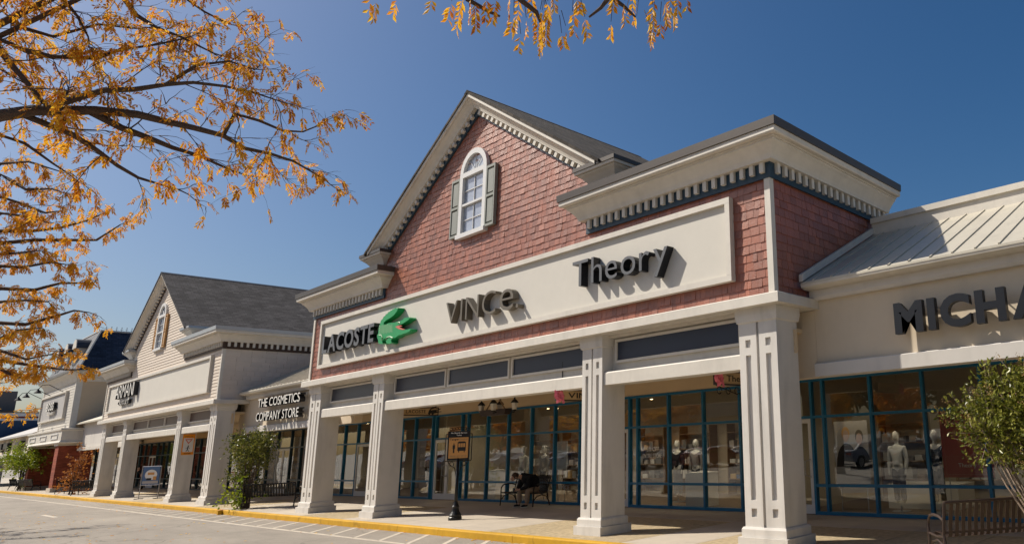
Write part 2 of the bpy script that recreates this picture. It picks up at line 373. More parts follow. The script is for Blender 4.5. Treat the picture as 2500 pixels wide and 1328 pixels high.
def letters(parent, txt, org, ux, width, height, depth, mats, bold=.02, name='letter', separate=True, uz=(0, 0, 1), gap=.09, space=.3, side=None, back=None):
    """letters stand on the plane through org (front face), ux = reading direction, thickness goes away from the viewer"""
    ux = Vector(ux).normalized(); uz = Vector(uz); nrm = ux.cross(uz)          # towards the viewer
    lay, tot = layout(txt, bold, gap, space); sx = width / tot; sz = height / CAPH
    allmb = MB()
    for ch, dx, vs, fs in lay:
        mb = MB() if separate else allmb
        P = [Vector(org) + ux * ((v[0] + dx) * sx) + uz * (v[1] * sz) - nrm * ((.5 - v[2]) * depth) for v in vs]
        off = len(mb.v); mb.v += [tuple(p) for p in P]
        for f in fs:
            mb.f.append(tuple(off + i for i in f)); z = [vs[i][2] for i in f]
            mb.mi.append(0 if (min(z) > .49 or side is None) else 1)
        if separate: mb.build(name, [mats] + ([side] if side else []), parent)
    if not separate: return allmb.build(name, [mats] + ([side] if side else []), parent)

# ================================================================== GROUND
FY, GY, KY = 9.9, 14.57, 9.27        # upper wall plane, glazing plane, kerb front
g = MB().box(-900, 900, -900, 900, -1.2, -.158); o = g.build('ground', 'lot_asphalt'); structure(o)
g = MB().box(-260, 120, -1.5, KY - .004, -.4, -.15); road = g.build('road', 'asphalt'); structure(road)
mb = MB().box(-120, 60, 8.08, 8.19, -.149, -.146); mb.build('edge_line', 'line_paint', road)
st = MB()
a = Vector((1.16, -1.10)); L_ = a.length; a.normalize(); pn = Vector((a.y, -a.x)) * .055
st.add([(-a.x * 0 + pn.x, pn.y, 0), (pn.x + a.x * L_, pn.y + a.y * L_, 0), (-pn.x + a.x * L_, -pn.y + a.y * L_, 0), (-pn.x, -pn.y, 0)], [(0, 3, 2, 1)])
stm = st.mesh('hatch_line', 'line_paint')
x = -19.95 - 1.29 * 44
while x < 2: inst('hatch_line', stm, (x, 9.26, -.146), road); x += 1.29
# painted dash on the carriageway
MB().box(-42.5, -39.8, 5.9, 6.05, -.149, -.146).build('lane_dash', 'line_paint', road)
# kerb
kerb = MB().box(-200, 100, KY + .02, KY + .15, -.4, -.03).build('kerb', 'concrete'); structure(kerb)
prof = [(0, -.3), (0, -.02), (-.006, -.004), (-.02, .004), (-.15, .006), (-.15, -.3)]
def kseg(x0, x1, m):
    k = MB(); k.sweep(prof, [(x0 + .006, KY), (x1 - .006, KY)]); return k.build('kerb_stone', m, kerb)
x = -20 - 3.05 * 26
while x < 14:
    if x < -32.5 < x + 3.05:
        kseg(x, -32.75, 'kerb_yellow'); kseg(-32.75, -32.1, 'kerb_worn'); kseg(-32.1, x + 3.05, 'kerb_yellow')
    else: kseg(x, x + 3.05, 'kerb_yellow')
    x += 3.05
# sidewalk
sw = MB().box(-200, 100, KY + .155, 21, -.4, -.02).build('sidewalk', 'concrete'); structure(sw)
slab = {}
rowsY = [(9.43, 11.0), (11.0, 12.75), (12.75, 14.50)]
def slabmesh(wd, dp, m):
    k = (round(wd, 2), round(dp, 2), m)
    if k not in slab:
        b = MB(); e = .006; h = .012
        b.add([(e, e, -.06), (wd - e, e, -.06), (wd - e, dp - e, -.06), (e, dp - e, -.06), (e, e, -h + .008), (wd - e, e, -h + .008), (wd - e, dp - e, -h + .008), (e, dp - e, -h + .008),
               (e + .008, e + .008, 0), (wd - e - .008, e + .008, 0), (wd - e - .008, dp - e - .008, 0), (e + .008, dp - e - .008, 0)],
              [(0, 1, 5, 4), (1, 2, 6, 5), (2, 3, 7, 6), (3, 0, 4, 7), (4, 5, 9, 8), (5, 6, 10, 9), (6, 7, 11, 10), (7, 4, 8, 11), (8, 9, 10, 11)])
        slab[k] = b.mesh('paving_slab', m)
    return slab[k]
x = -60.2; i = 0
while x < 4:
    agg = (i % 7) in (2, 3) or -14.4 < x < -11.6 or -10.3 < x < -6.2
    for j, (a0, b0) in enumerate(rowsY):
        inst('paving_slab', slabmesh(1.5, b0 - a0, 'aggregate' if agg and j < 2 else 'concrete'), (x, a0, 0), sw)
    x += 1.5; i += 1
MB().box(-150, -60.2, 9.43, 14.5, -.3, -.001).build('plain_paving', 'concrete', sw)

# ================================================================== STORES
def column(parent, xc, wd, ft=9.98, bk=10.62, zt=4.12):
    h = wd / 2; x0, x1 = xc - h, xc + h
    c = MB().box(x0, x1, ft + .045, bk, .30, zt - .002).build('column', 'column_stucco', parent)
    MB().box(x0 - .10, x1 + .10, ft - .10, bk + .10, 0, .175).build('plinth', 'column_stucco', c)
    MB().sweep([(0, .178), (.05, .178), (.05, .30), (.03, .335), (0, .335)], [(x0, bk), (x0, ft), (x1, ft), (x1, bk), (x0, bk)]).build('base_block', 'column_stucco', c)
    MB().sweep([(0, 3.86), (.03, 3.88), (.05, 4.0), (.05, 4.117), (0, 4.117)], [(x0, bk), (x0, ft + .0), (x1, ft + .0), (x1, bk), (x0, bk)]).build('capital', 'column_stucco', c)
    s = wd / .85; gp = .03 * s
    for sx in (-1, 1):                      # two fluted strips with a slot and two small squares
        a0, b0 = (x0, xc - gp) if sx < 0 else (xc + gp, x1)
        m0, m1 = a0 + (b0 - a0) * .36, a0 + (b0 - a0) * .66
        q = MB()
        q.box(a0, m0, ft, ft + .044, .335, 3.86); q.box(m1, b0, ft, ft + .044, .335, 3.86)
        for z0, z1 in ((.335, .50), (.64, .78), (3.28, 3.42), (3.56, 3.86)): q.box(m0, m1, ft + .0, ft + .044, z0, z1)
        q.build('pilaster_strip', 'column_stucco', c)
    return c

def mullion_system(parent, xs, y=GY, zr=(0.0, .66, 2.25, 3.13), fm='frame_blue', doors=(), skip=()):
    """shop front: mullions, rails, panes and doors; xs sorted; doors = list of (x0, x1, leaves)"""
    hw_, dp = .032, .06
    isd = lambda a, b: any(d[0] - .01 <= a and b <= d[1] + .01 for d in doors)
    for x in xs:
        if x in skip: continue
        MB().box(x - hw_, x + hw_, y - dp, y + dp, 0, zr[3] + .035).build('mullion', fm, parent)
    for a, b in zip(xs[:-1], xs[1:]):
        d = isd(a, b)
        for k, z in enumerate(zr):
            if d and k < 2: continue
            z0, z1 = (z, z + .075) if k == 0 else (z - .032, z + .032)
            MB().box(a + hw_ + .001, b - hw_ - .001, y - dp + .006, y + dp - .006, z0, z1).build('rail', fm, parent)
        for k in range(3):
            if d and k < 2: continue
            z0 = zr[k] + (.075 if k == 0 else .032); z1 = zr[k + 1] - .032
            MB().box(a + hw_, b - hw_, y + .008, y + .014, z0, z1).build('pane', 'shop_glass', parent)
    for x0, x1, nl in doors:
        ws = (x1 - x0 - 2 * hw_) / nl
        for i in range(nl):
            a = x0 + hw_ + i * ws + .004; b = a + ws - .008; yy = y - .02
            dr = MB(); zt = zr[2] - .04
            dr.box(a, a + .09, yy - .025, yy + .025, .015, zt); dr.box(b - .09, b, yy - .025, yy + .025, .015, zt)
            dr.box(a + .09, b - .09, yy - .025, yy + .025, .015, .22); dr.box(a + .09, b - .09, yy - .025, yy + .025, zt - .1, zt)
            D = dr.build('door', 'door_white', parent)
            MB().box(a + .09, b - .09, yy - .003, yy + .003, .22, zt - .1).build('door_pane', 'shop_glass', D)
            hx = (b - .06) if (nl == 1 or i == 0) else (a + .06); sgn = -1 if (nl == 1 or i == 0) else 1
            MB().tube([(hx, yy - .026, .85), (hx, yy - .09, .87), (hx + sgn * .12, yy - .09, .90), (hx + sgn * .12, yy - .09, 1.22), (hx, yy - .09, 1.25), (hx, yy - .026, 1.27)], .014, 6).build('handle', 'rim', D)

def shop_room(parent, x0, x1, zc=3.55, depth=4.3, lamps=6, wallm='interior_wall'):
    y0, y1 = GY + .07, GY + depth
    MB().box(x0 + .02, x1 - .02, y0, y1, -.10, .02).build('shop_floor', 'interior_floor', parent)
    MB().box(x0 + .02, x1 - .02, y1, y1 + .15, .02, zc).build('back_wall', wallm, parent)
    MB().box(x0 + .02, x0 + .12, y0 + .3, y1 - .002, .02, zc - .002).box(x1 - .12, x1 - .02, y0 + .3, y1 - .002, .02, zc - .002).build('side_wall', wallm, parent)
    MB().box(x0 + .02, x1 - .02, y0, y1 + .15, zc, zc + .1).build('shop_ceiling', 'interior_ceiling', parent)
    rnd = random.Random(int(x0 * 10))
    for i in range(lamps):
        lx = x0 + (i + .5) / lamps * (x1 - x0) + rnd.uniform(-.2, .2); ly = y0 + rnd.choice((.22, .5, 1.5)); lz = zc - rnd.uniform(.0, .1)
        sp = MB().lathe((lx, ly, lz - .34), [(.055, 0), (.065, .01), (.065, .16), (.045, .20), (.012, .215), (.012, .345)], 10).build('spot_lamp', 'fixture_white', parent)
        MB().lathe((lx, ly, lz - .345), [(.001, .0), (.042, .0), (.042, .004), (.001, .004)], 10).build('bulb', 'lamp_glow' if i % 3 else 'fixture_white', sp)
        if i % 3:
            ld = bpy.data.lights.new('spot_light', 'SPOT'); ld.energy = 34; ld.spot_size = R(125); ld.spot_blend = .7; ld.color = (1, .86, .66); ld.shadow_soft_size = .05
            lo = bpy.data.objects.new('spot_light', ld); COL.objects.link(lo); lo.parent = sp; lo.location = Vector((lx, ly, lz - .37)) - ORG[sp.name]; lo.rotation_euler = (R(22), 0, 0); ORG[lo.name] = ORG[sp.name]
    # shelving on the back wall
    for k in range(int((x1 - x0) / 2.2)):
        sx = x0 + .6 + k * 2.2
        sh = MB().box(sx, sx + .03, y1 - .42, y1 - .004, .02, 2.3).box(sx + 1.4, sx + 1.43, y1 - .42, y1 - .004, .02, 2.3)
        for z in (.5, 1.0, 1.5, 2.0): sh.box(sx + .03, sx + 1.40, y1 - .42, y1 - .004, z, z + .03)
        sh = sh.build('shelving', 'shelf_wood', parent)
        for z in (.53, 1.03, 1.53):
            cx_ = sx + .08
            while cx_ < sx + 1.2:
                wd = rnd.uniform(.16, .26); MB().box(cx_, cx_ + wd, y1 - .38, y1 - .06, z, z + rnd.uniform(.10, .34)).build('folded_clothes', rnd.choice(('cloth_white', 'cloth_grey', 'poster_blue', 'khaki', 'poster_grey', 'wood_sign', 'cloth_white')), sh); cx_ += wd + rnd.uniform(.03, .14)

def gable_store(cx, hw, zone, st):
    """arcaded store with centre gable; zone = (x0, x1) of the glazing"""
    T = thing('gabled_store', st['label'], 'store', (cx, FY, 0))
    xl, xr = cx - hw, cx + hw
    slope = .643; zwp = 10.98; ge = 5.43                    # wall apex, gable half width at eave
    back = 13.62
    # --- carcass behind the cladding
    MB().box(xl + .03, xr - .03, FY + .03, back + .4, 4.13, 6.80).build('wall', st['core'], T)
    gw = 5.02; zs = zwp - gw * slope
    MB().poly_extrude([(cx - gw, FY + .03, 6.802), (cx + gw, FY + .03, 6.802), (cx + gw, FY + .03, zs - .02), (cx, FY + .03, zwp - .02), (cx - gw, FY + .03, zs - .02)], (0, 6.1, 0)).build('gable_wall', st['core'], T)
    # --- cladding
    panel = (cx - 9.2, cx + 9.12, 4.67, 6.30)
    rws = .1655
    if st['shingle']:
        lst = []; rnd = random.Random(3); nrow = 0; z = 4.315
        while z < zwp - .05:
            lim = []
            if z < 6.50: lim = [(xl + .12, xr - .12)]
            else:
                half = (zwp - z) / slope
                half = min(half + .02, 4.88)
                lim = [(cx - half, cx + half)]
            for a, b in lim:
                x = a - rnd.uniform(0, .12)
                while x < b:
                    wd = rnd.choice((.10, .13, .15, .17, .21))
                    x1_ = min(x + wd, b); x0_ = max(x, a)
                    if x1_ - x0_ > .03:
                        inpan = x0_ > panel[0] - .02 and x1_ < panel[1] + .02 and z > panel[2] - .05 and z + rws < panel[3] + .04
                        inwin = abs((x0_ + x1_) / 2 - cx) < .56 and 7.52 < z < 9.60
                        if not inpan and not inwin:
                            lst.append((0, x0_, x1_, z + rnd.uniform(-.012, .006), rnd.uniform(.010, .022)))
                    x += wd
            z += rws
        z = 4.315
        while z < 6.48:
            y = FY + .10
            while y < back:
                wd = rnd.choice((.14, .17, .2, .24)); lst.append((1, y, min(y + wd, back), z + rnd.uniform(-.008, .004), rnd.uniform(.012, .022))); y += wd
            z += rws
        def geom(mb, s):
            k, a, b, z, t = s; e = .003; h = rws + .02
            if k == 0:
                y = FY + .028
                mb.add([(a + e, y - t, z), (b - e, y - t, z), (b - e, y - .002, z + h), (a + e, y - .002, z + h), (a + e, y, z), (b - e, y, z)], [(0, 1, 2, 3), (0, 4, 5, 1), (0, 3, 4), (1, 5, 2)])
            else:
                x = xr - .028
                mb.add([(x + t, a + e, z), (x + t, b - e, z), (x + .002, b - e, z + h), (x + .002, a + e, z + h), (x, a + e, z), (x, b - e, z)], [(0, 1, 2, 3), (0, 4, 5, 1), (0, 3, 4), (1, 5, 2)])
        def dist(s):
            p = Vector(((s[1] + s[2]) / 2, FY, s[3])) if s[0] == 0 else Vector((xr, (s[1] + s[2]) / 2, s[3]))
            q = (p - CAM).length
            return q * (1.9 if s[0] == 1 else 1) / ((s[2] - s[1]) / .2) ** .5
        lst.sort(key=dist)
        for s in lst[:300]:
            mb = MB(); geom(mb, s); mb.build('shingle', st['clad'], T)
        mb = MB()
        for s in lst[300:]: geom(mb, s)
        o = mb.build('shingle_field', st['clad'], T); o['kind'] = 'stuff'
    else:
        ex = .145; z = 4.315
        while z < zwp - .06:
            segs = []
            if z < 6.50:
                segs = [(xl + .12, panel[0] + .02), (panel[1] - .02, xr - .12)] if z > panel[2] - .08 and z < panel[3] - .05 else [(xl + .12, xr - .12)]
            else:
                half = min((zwp - z) / slope + .02, 4.88)
                segs = [(cx - half, cx - .5), (cx + .5, cx + half)] if 7.5 < z < 9.7 else [(cx - half, cx + half)]
            for a, b in segs:
                if b - a < .05: continue
                mb = MB(); y = FY + .028; t = .024; h = ex + .012
                mb.add([(a, y - t, z), (b, y - t, z), (b, y - .002, z + h), (a, y - .002, z + h), (a, y, z), (b, y, z)], [(0, 1, 2, 3), (0, 4, 5, 1), (0, 3, 4), (1, 5, 2)])
                mb.build('clapboard', st['clad'], T)
            z += ex
        mb = MB(); z = 4.315; rnd = random.Random(5)
        while z < 6.48:
            y = FY + .1
            while y < back:
                wd = rnd.choice((.3, .42, .55)); b = min(y + wd, back); xx = xr - .028; t = rnd.uniform(.012, .02); e = .005; h = .22
                mb.add([(xx + t, y + e, z), (xx + t, b - e, z), (xx + .002, b - e, z + h), (xx + .002, y + e, z + h), (xx, y + e, z), (xx, b - e, z)], [(0, 1, 2, 3), (0, 4, 5, 1), (0, 3, 4), (1, 5, 2)]); y = b
            z += .205
        o = mb.build('side_shingles', st['clad'], T); o['kind'] = 'stuff'
    # --- corner boards
    for sx, x in ((-1, xl), (1, xr)):
        a, b = (x, x + .13) if sx < 0 else (x - .13, x)
        MB().add([(a, FY - .02, 4.312), (b, FY - .02, 4.312), (b, FY + .10, 4.312), (a, FY + .10, 4.312), (a, FY - .02, 6.475), (b, FY - .02, 6.475), (b, FY + .10, 6.475), (a, FY + .10, 6.475)],
                 [(0, 3, 2, 1), (4, 5, 6, 7), (0, 1, 5, 4), (1, 2, 6, 5), (2, 3, 7, 6), (3, 0, 4, 7)]).build('corner_board', st['trim'], T)
    # --- ledge round the front
    MB().sweep([(0, 4.122), (.17, 4.122), (.17, 4.29), (.15, 4.308), (0, 4.311)], [(xl, 11.045), (xl, FY), (xr, FY), (xr, 11.045)]).build('ledge', st['trim'], T)
    MB().box(xl + .01, xr - .01, FY + .01, 11.04, 4.118, 4.128).build('ledge_soffit', st['trim'], T)
    # --- sign board
    p0, p1, q0, q1 = panel
    B = MB().box(p0 + .1, p1 - .1, FY - .03, FY + .02, q0 + .1, q1 - .1).build('sign_board', st['board'], T)
    fr = [(p0, p1, q1 - .115, q1), (p0, p1, q0, q0 + .115), (p0, p0 + .115, q0 + .117, q1 - .117), (p1 - .115, p1, q0 + .117, q1 - .117)]
    for a, b, c, d in fr: MB().box(a, b, FY - .105, FY + .021, c, d).build('board_frame', st['trim'], B)
    # --- wing cornices with dentils
    zb = 6.475
    pr_frieze = [(0, zb), (.035, zb), (.035, zb + .32), (0, zb + .32)]
    pr_crown = [(0, zb + .30), (.16, zb + .30), (.165, zb + .335), (.19, zb + .39), (.24, zb + .46), (.30, zb + .53), (.345, zb + .565), (.345, zb + .60), (.375, zb + .60), (.375, zb + .63), (0, zb + .63)]
    pr_fascia = [(.0, zb + .632), (.455, zb + .632), (.475, zb + .655), (.475, zb + .745), (0, zb + .745)]
    pr_cap = [(0, zb + .747), (.505, zb + .747), (.515, zb + .905), (0, zb + .93)]
    xi = 4.87
    dm = MB().box(-.045, .045, -.07, 0, 0, .20).mesh('dentil', st['dent'])
    dms = MB().box(0, .07, -.045, .045, 0, .20).mesh('dentil', st['dent'])
    for sx in (-1, 1):
        path = [(cx + xi, FY + .05), (cx + xi, FY), (xr, FY), (xr, 14.35)] if sx > 0 else [(xl, 14.35), (xl, FY), (cx - xi, FY), (cx - xi, FY + .05)]
        W = MB().sweep(pr_crown, path).build('cornice', st['trim'], T)
        MB().sweep(pr_frieze, path).build('frieze', st['frieze'], W)
        MB().sweep(pr_fascia, path).build('fascia', st['trim'], W)
        MB().sweep(pr_cap, path).build('metal_cap', st['cap'], W)
        a, b = (cx + xi + .12, xr - .12) if sx > 0 else (xl + .12, cx - xi - .12)
        n = int((b - a) / .226); stp = (b - a) / n
        for k in range(n + 1): inst('dentil', dm, (a + k * stp, FY - .034, zb + .10), W)
        if sx > 0:
            for k in range(19): inst('dentil', dms, (xr + .034, FY + .16 + k * .230, zb + .10), W)
    # roof deck over the wings
    MB().box(xl + .02, xr - .02, FY + .05, 14.35, 7.2, 7.395).build('flat_roof', st['cap'], T)
    # --- rake
    cs = 1 / math.sqrt(1 + slope * slope); v = lambda h: h / cs
    def rake(prof, name, m, sx, par, half=ge):
        mb = MB(); vs = []; n = len(prof)
        for t in (0, 1):
            for o_, h in prof: vs.append((cx + sx * half * t, FY - o_, zwp - slope * half * t + v(h)))
        fs = [(k, n + k, n + (k + 1) % n, (k + 1) % n) for k in range(n)] + [tuple(range(n)), tuple(range(2 * n - 1, n - 1, -1))]
        mb.add(vs, fs); return mb.build(name, m, par)
    for sx in (-1, 1):
        K = rake([(-.02, .175), (.14, .175), (.145, .20), (.17, .25), (.225, .31), (.285, .345), (.305, .355), (.305, .375), (-.02, .375)], 'rake_moulding', st['trim'], sx, T)
        rake([(-.02, 0), (.035, 0), (.035, .174), (-.02, .174)], 'rake_frieze', st['frieze'], sx, K, 4.95)
        rake([(-.02, .377), (.345, .377), (.36, .39), (.36, .462), (-.02, .462)], 'rake_fascia', st['trim'], sx, K, ge + .06)
        d0 = MB(); c_, s_ = cs, slope * cs
        ln = 4.9 / cs; n = int(ln / .262)
        ang = math.atan(slope) * (1 if sx > 0 else -1)
        dmr = MB().box(-.055, .055, -.08, 0, .045, .172).mesh('dentil', st['dent'])
        for k in range(n):
            t = (.18 + k * .262) * cs
            inst('dentil', dmr, (cx + sx * t, FY - .034, zwp - slope * t), K, rot=(0, ang, 0))
    # --- roof
    yb = st['ridge']
    for sx in (-1, 1):
        e = ge + .22; z0 = zwp + v(.465); z1 = z0 - slope * e; tk = .075
        MB().add([(cx, FY - .39, z0), (cx + sx * e, FY - .39, z1), (cx + sx * e, yb, z1), (cx, yb, z0), (cx, FY - .39, z0 + tk), (cx + sx * e, FY - .39, z1 + tk), (cx + sx * e, yb, z1 + tk), (cx, yb, z0 + tk)],
                 [(0, 1, 2, 3), (4, 7, 6, 5), (0, 4, 5, 1), (1, 5, 6, 2), (2, 6, 7, 3)]).build('roof', st['roof'], T)
    MB().poly_extrude([(cx - .14, FY - .395, z0 + tk - .075), (cx, FY - .395, z0 + tk + .02), (cx + .14, FY - .395, z0 + tk - .075)], (0, yb - FY + .395, 0)).build('ridge_cap', st['ridgem'], T)
    # --- eave returns
    zc = 7.56
    for sx in (-1, 1):
        xa, xb = cx + sx * 5.4 - .37, cx + sx * 5.4 + .37
        if sx > 0: path = [(xa, FY + .05), (xa, FY), (xb, FY), (xb, yb)]
        else: path = [(xa, yb), (xa, FY), (xb, FY), (xb, FY + .05)]
        E_ = MB().sweep([(-.30, zc), (.04, zc), (.06, zc + .03), (.10, zc + .10), (.18, zc + .19), (.25, zc + .24), (.25, zc + .27), (-.30, zc + .27)], path).build('eave_return', st['trim'], T)
        MB().sweep([(-.30, zc + .272), (.30, zc + .272), (.31, zc + .30), (.31, zc + .335), (-.30, zc + .335)], path).build('fascia', st['trim'], E_)
        MB().sweep([(-.30, zc + .337), (.335, zc + .337), (.335, zc + .43), (-.30, zc + .46)], path).build('metal_cap', st['cap'], E_)
    # --- gable window
    yw = FY - .05; wc = cx
    Wn = thing_child = MB()
    r_o, r_i, zc_ = .66, .51, 9.32
    arc = lambda r, n=14: [(wc + r * math.cos(math.pi * k / n), zc_ + r * math.sin(math.pi * k / n)) for k in range(n + 1)]
    ao, ai = arc(r_o), arc(r_i); vs = []; fs = []
    for (x0, z0), (x1, z1) in zip(ao, ai): vs += [(x0, yw - .03, z0), (x1, yw - .03, z1), (x0, FY + .02, z0), (x1, FY + .02, z1)]
    for k in range(14):
        a = 4 * k; b = a + 4; fs += [(a, a + 1, b + 1, b), (a, b, b + 2, a + 2), (a + 1, a + 3, b + 3, b + 1)]
    Wn.add(vs, fs)
    Wn.box(wc - .66, wc - .51, yw - .03, FY + .02, 7.58, 9.32); Wn.box(wc + .51, wc + .66, yw - .03, FY + .02, 7.58, 9.32)
    Wn.box(wc - .51, wc + .51, yw - .03, FY + .02, 9.22, 9.36); Wn.box(wc - .51, wc + .51, yw - .02, FY + .02, 8.38, 8.44); Wn.box(wc - .70, wc + .70, yw - .07, FY + .02, 7.46, 7.58)
    Wn = Wn.build('gable_window', 'white_paint', T)
    gq = MB(); n = 14; gq.add([(wc, FY + .0, 9.36)] + [(wc + .515 * math.cos(math.pi * k / n), FY + .0, 9.32 + .515 * math.sin(math.pi * k / n)) for k in range(n + 1)], [(0, k + 1, k + 2) for k in range(n)])
    gq.build('pane', 'gable_glass', Wn)
    for a, b in ((7.58, 8.38), (8.44, 9.22)):
        for c, d in ((-.51, 0), (0, .51)):
            zm = (a + b) / 2
            MB().box(wc + c + .012, wc + d - .012, FY - .002, FY + .002, a, zm - .012).build('pane', 'gable_glass', Wn); MB().box(wc + c + .012, wc + d - .012, FY - .002, FY + .002, zm + .012, b).build('pane', 'gable_glass', Wn)
        MB().box(wc - .011, wc + .011, FY - .02, FY + .01, a, b).build('muntin', 'white_paint', Wn); MB().box(wc - .51, wc + .51, FY - .018, FY + .008, (a + b) / 2 - .011, (a + b) / 2 + .011).build('muntin', 'white_paint', Wn)
    for ang in (50, 90, 130):
        MB().tube([(wc, FY - .012, 9.36), (wc + .51 * math.cos(R(ang)), FY - .012, 9.32 + .51 * math.sin(R(ang)))], .012, 4).build('muntin', 'white_paint', Wn)
    MB().box(wc - .50, wc + .50, FY + .012, FY + .022, 7.59, 9.31).poly_extrude([(wc + .50 * math.cos(math.pi * k / 12), FY + .012, 9.312 + .50 * math.sin(math.pi * k / 12)) for k in range(13)], (0, .01, 0)).build('blind', 'window_blind', Wn)
    for sx in (-1, 1):
        a = wc + (sx * .665 if sx > 0 else -.665 - .42); b = a + .42
        sh = MB().box(a, a + .05, yw - .03, FY + .01, 7.55, 9.26).box(b - .05, b, yw - .03, FY + .01, 7.55, 9.26)
        for z0, z1 in ((7.55, 7.62), (8.37, 8.44), (9.19, 9.26)): sh.box(a + .05, b - .05, yw - .03, FY + .01, z0, z1)
        sh.box(a + .05, b - .05, FY - .02, FY + .008, 7.62, 9.19); sh.box(a + .085, b - .085, yw - .015, FY - .02, 7.67, 8.32); sh.box(a + .085, b - .085, yw - .015, FY - .02, 8.49, 9.14)
        sh.build('shutter', st['shut'], Wn)
    # --- colonnade
    co = hw - .50
    cols = [(cx - co, .85), (cx - 4.96, .66), (cx + 4.96, .66), (cx + co, .85)]
    for xc, wd in cols: column(T, xc, wd)
    for (xa, wa), (xb, wb), npan in ((cols[0], cols[1], 1), (cols[1], cols[2], 3), (cols[2], cols[3], 1)):
        a, b = xa + wa / 2 - .02, xb - wb / 2 + .02
        SP = MB().box(a, b, 10.28, 10.5, 3.2, 4.117).build('spandrel', 'trim', T)
        MB().sweep([(-.4, 3.05), (.0, 3.05), (.0, 3.30), (-.02, 3.325), (-.4, 3.33)], [(a + .03, 10.02), (b - .03, 10.02)]).build('beam', st['trim'], SP)
        MB().box(a, b, 10.12, 10.3, 4.06, 4.116).build('top_rail', 'trim', SP)
        wdt = (b - a - .24) / npan
        for k in range(npan):
            p0_ = a + .12 + k * wdt + .10; p1_ = p0_ + wdt - .20
            PN = MB().box(p0_, p1_, 10.245, 10.279, 3.57, 3.97).build('spandrel_panel', st['pan'], SP)
            f = MB(); e = .055
            f.box(p0_ - e, p1_ + e, 10.21, 10.279, 3.97, 3.97 + e); f.box(p0_ - e, p1_ + e, 10.21, 10.279, 3.57 - e, 3.57); f.box(p0_ - e, p0_, 10.21, 10.279, 3.571, 3.969); f.box(p1_, p1_ + e, 10.21, 10.279, 3.571, 3.969)
            f.build('panel_frame', st['trim'], PN)
    # inner face beams between front columns and shop wall
    MB().box(xl + .25, xr - .25, 10.45, GY + .3, 3.72, 3.80).build('arcade_ceiling', 'soffit', T)
    MB().box(zone[0], zone[1], GY - .02, GY + .2, 3.17, 3.72).build('shop_front_wall', 'soffit', T)
    MB().box(xl + .03, xr - .03, 10.5, 10.56, 3.3, 3.72).build('beam_lining', 'soffit', T)
    return T

RED = dict(label='red shingled store with tall centre gable and blue frieze', core='red_shingle', clad='red_shingle', shingle=True, trim='trim', board='sign_board', frieze='frieze_blue', dent='trim', cap='cap_brown', roof='roof_brown', ridgem='roof_brown', shut='shutter_grey', pan='panel_blue', ridge=16.0)
CRM = dict(label='cream clapboard store with dark roofed gable and brown frieze', core='cream_board', clad='cream_board', shingle=False, trim='trim', board='sign_board', frieze='frieze_brown', dent='trim', cap='cap_grey', roof='roof_grey', ridgem='slate', shut='shutter_tan', pan='panel_brown', ridge=18.5)
red = gable_store(-17.17, 10.03, (-27.2, -7.14), RED)
crm = gable_store(-46.95, 10.30, (-57.25, -36.65), CRM)

mullion_system(red, [-27.15, -25.28, -24.86, -23.56, -22.27, -20.92, -19.65, -18.35, -17.9, -16.05, -15.71, -14.44, -13.11, -11.82, -10.45, -9.57, -9.24, -7.95], doors=((-27.15, -25.28, 2), (-17.9, -16.05, 2), (-10.45, -9.57, 1)))
shop_room(red, -27.2, -10.6, lamps=26)
xs = [-57.2, -55.9, -54.6, -52.8, -51.5, -50.2, -48.9, -47.1, -45.8, -44.5, -43.2, -41.4, -40.1, -38.8, -37.5, -36.7]
mullion_system(crm, xs, fm='frame_dark', doors=((-54.6, -52.8, 2), (-48.9, -47.1, 2), (-43.2, -41.4, 2)))
shop_room(crm, -57.25, -36.65, lamps=10)

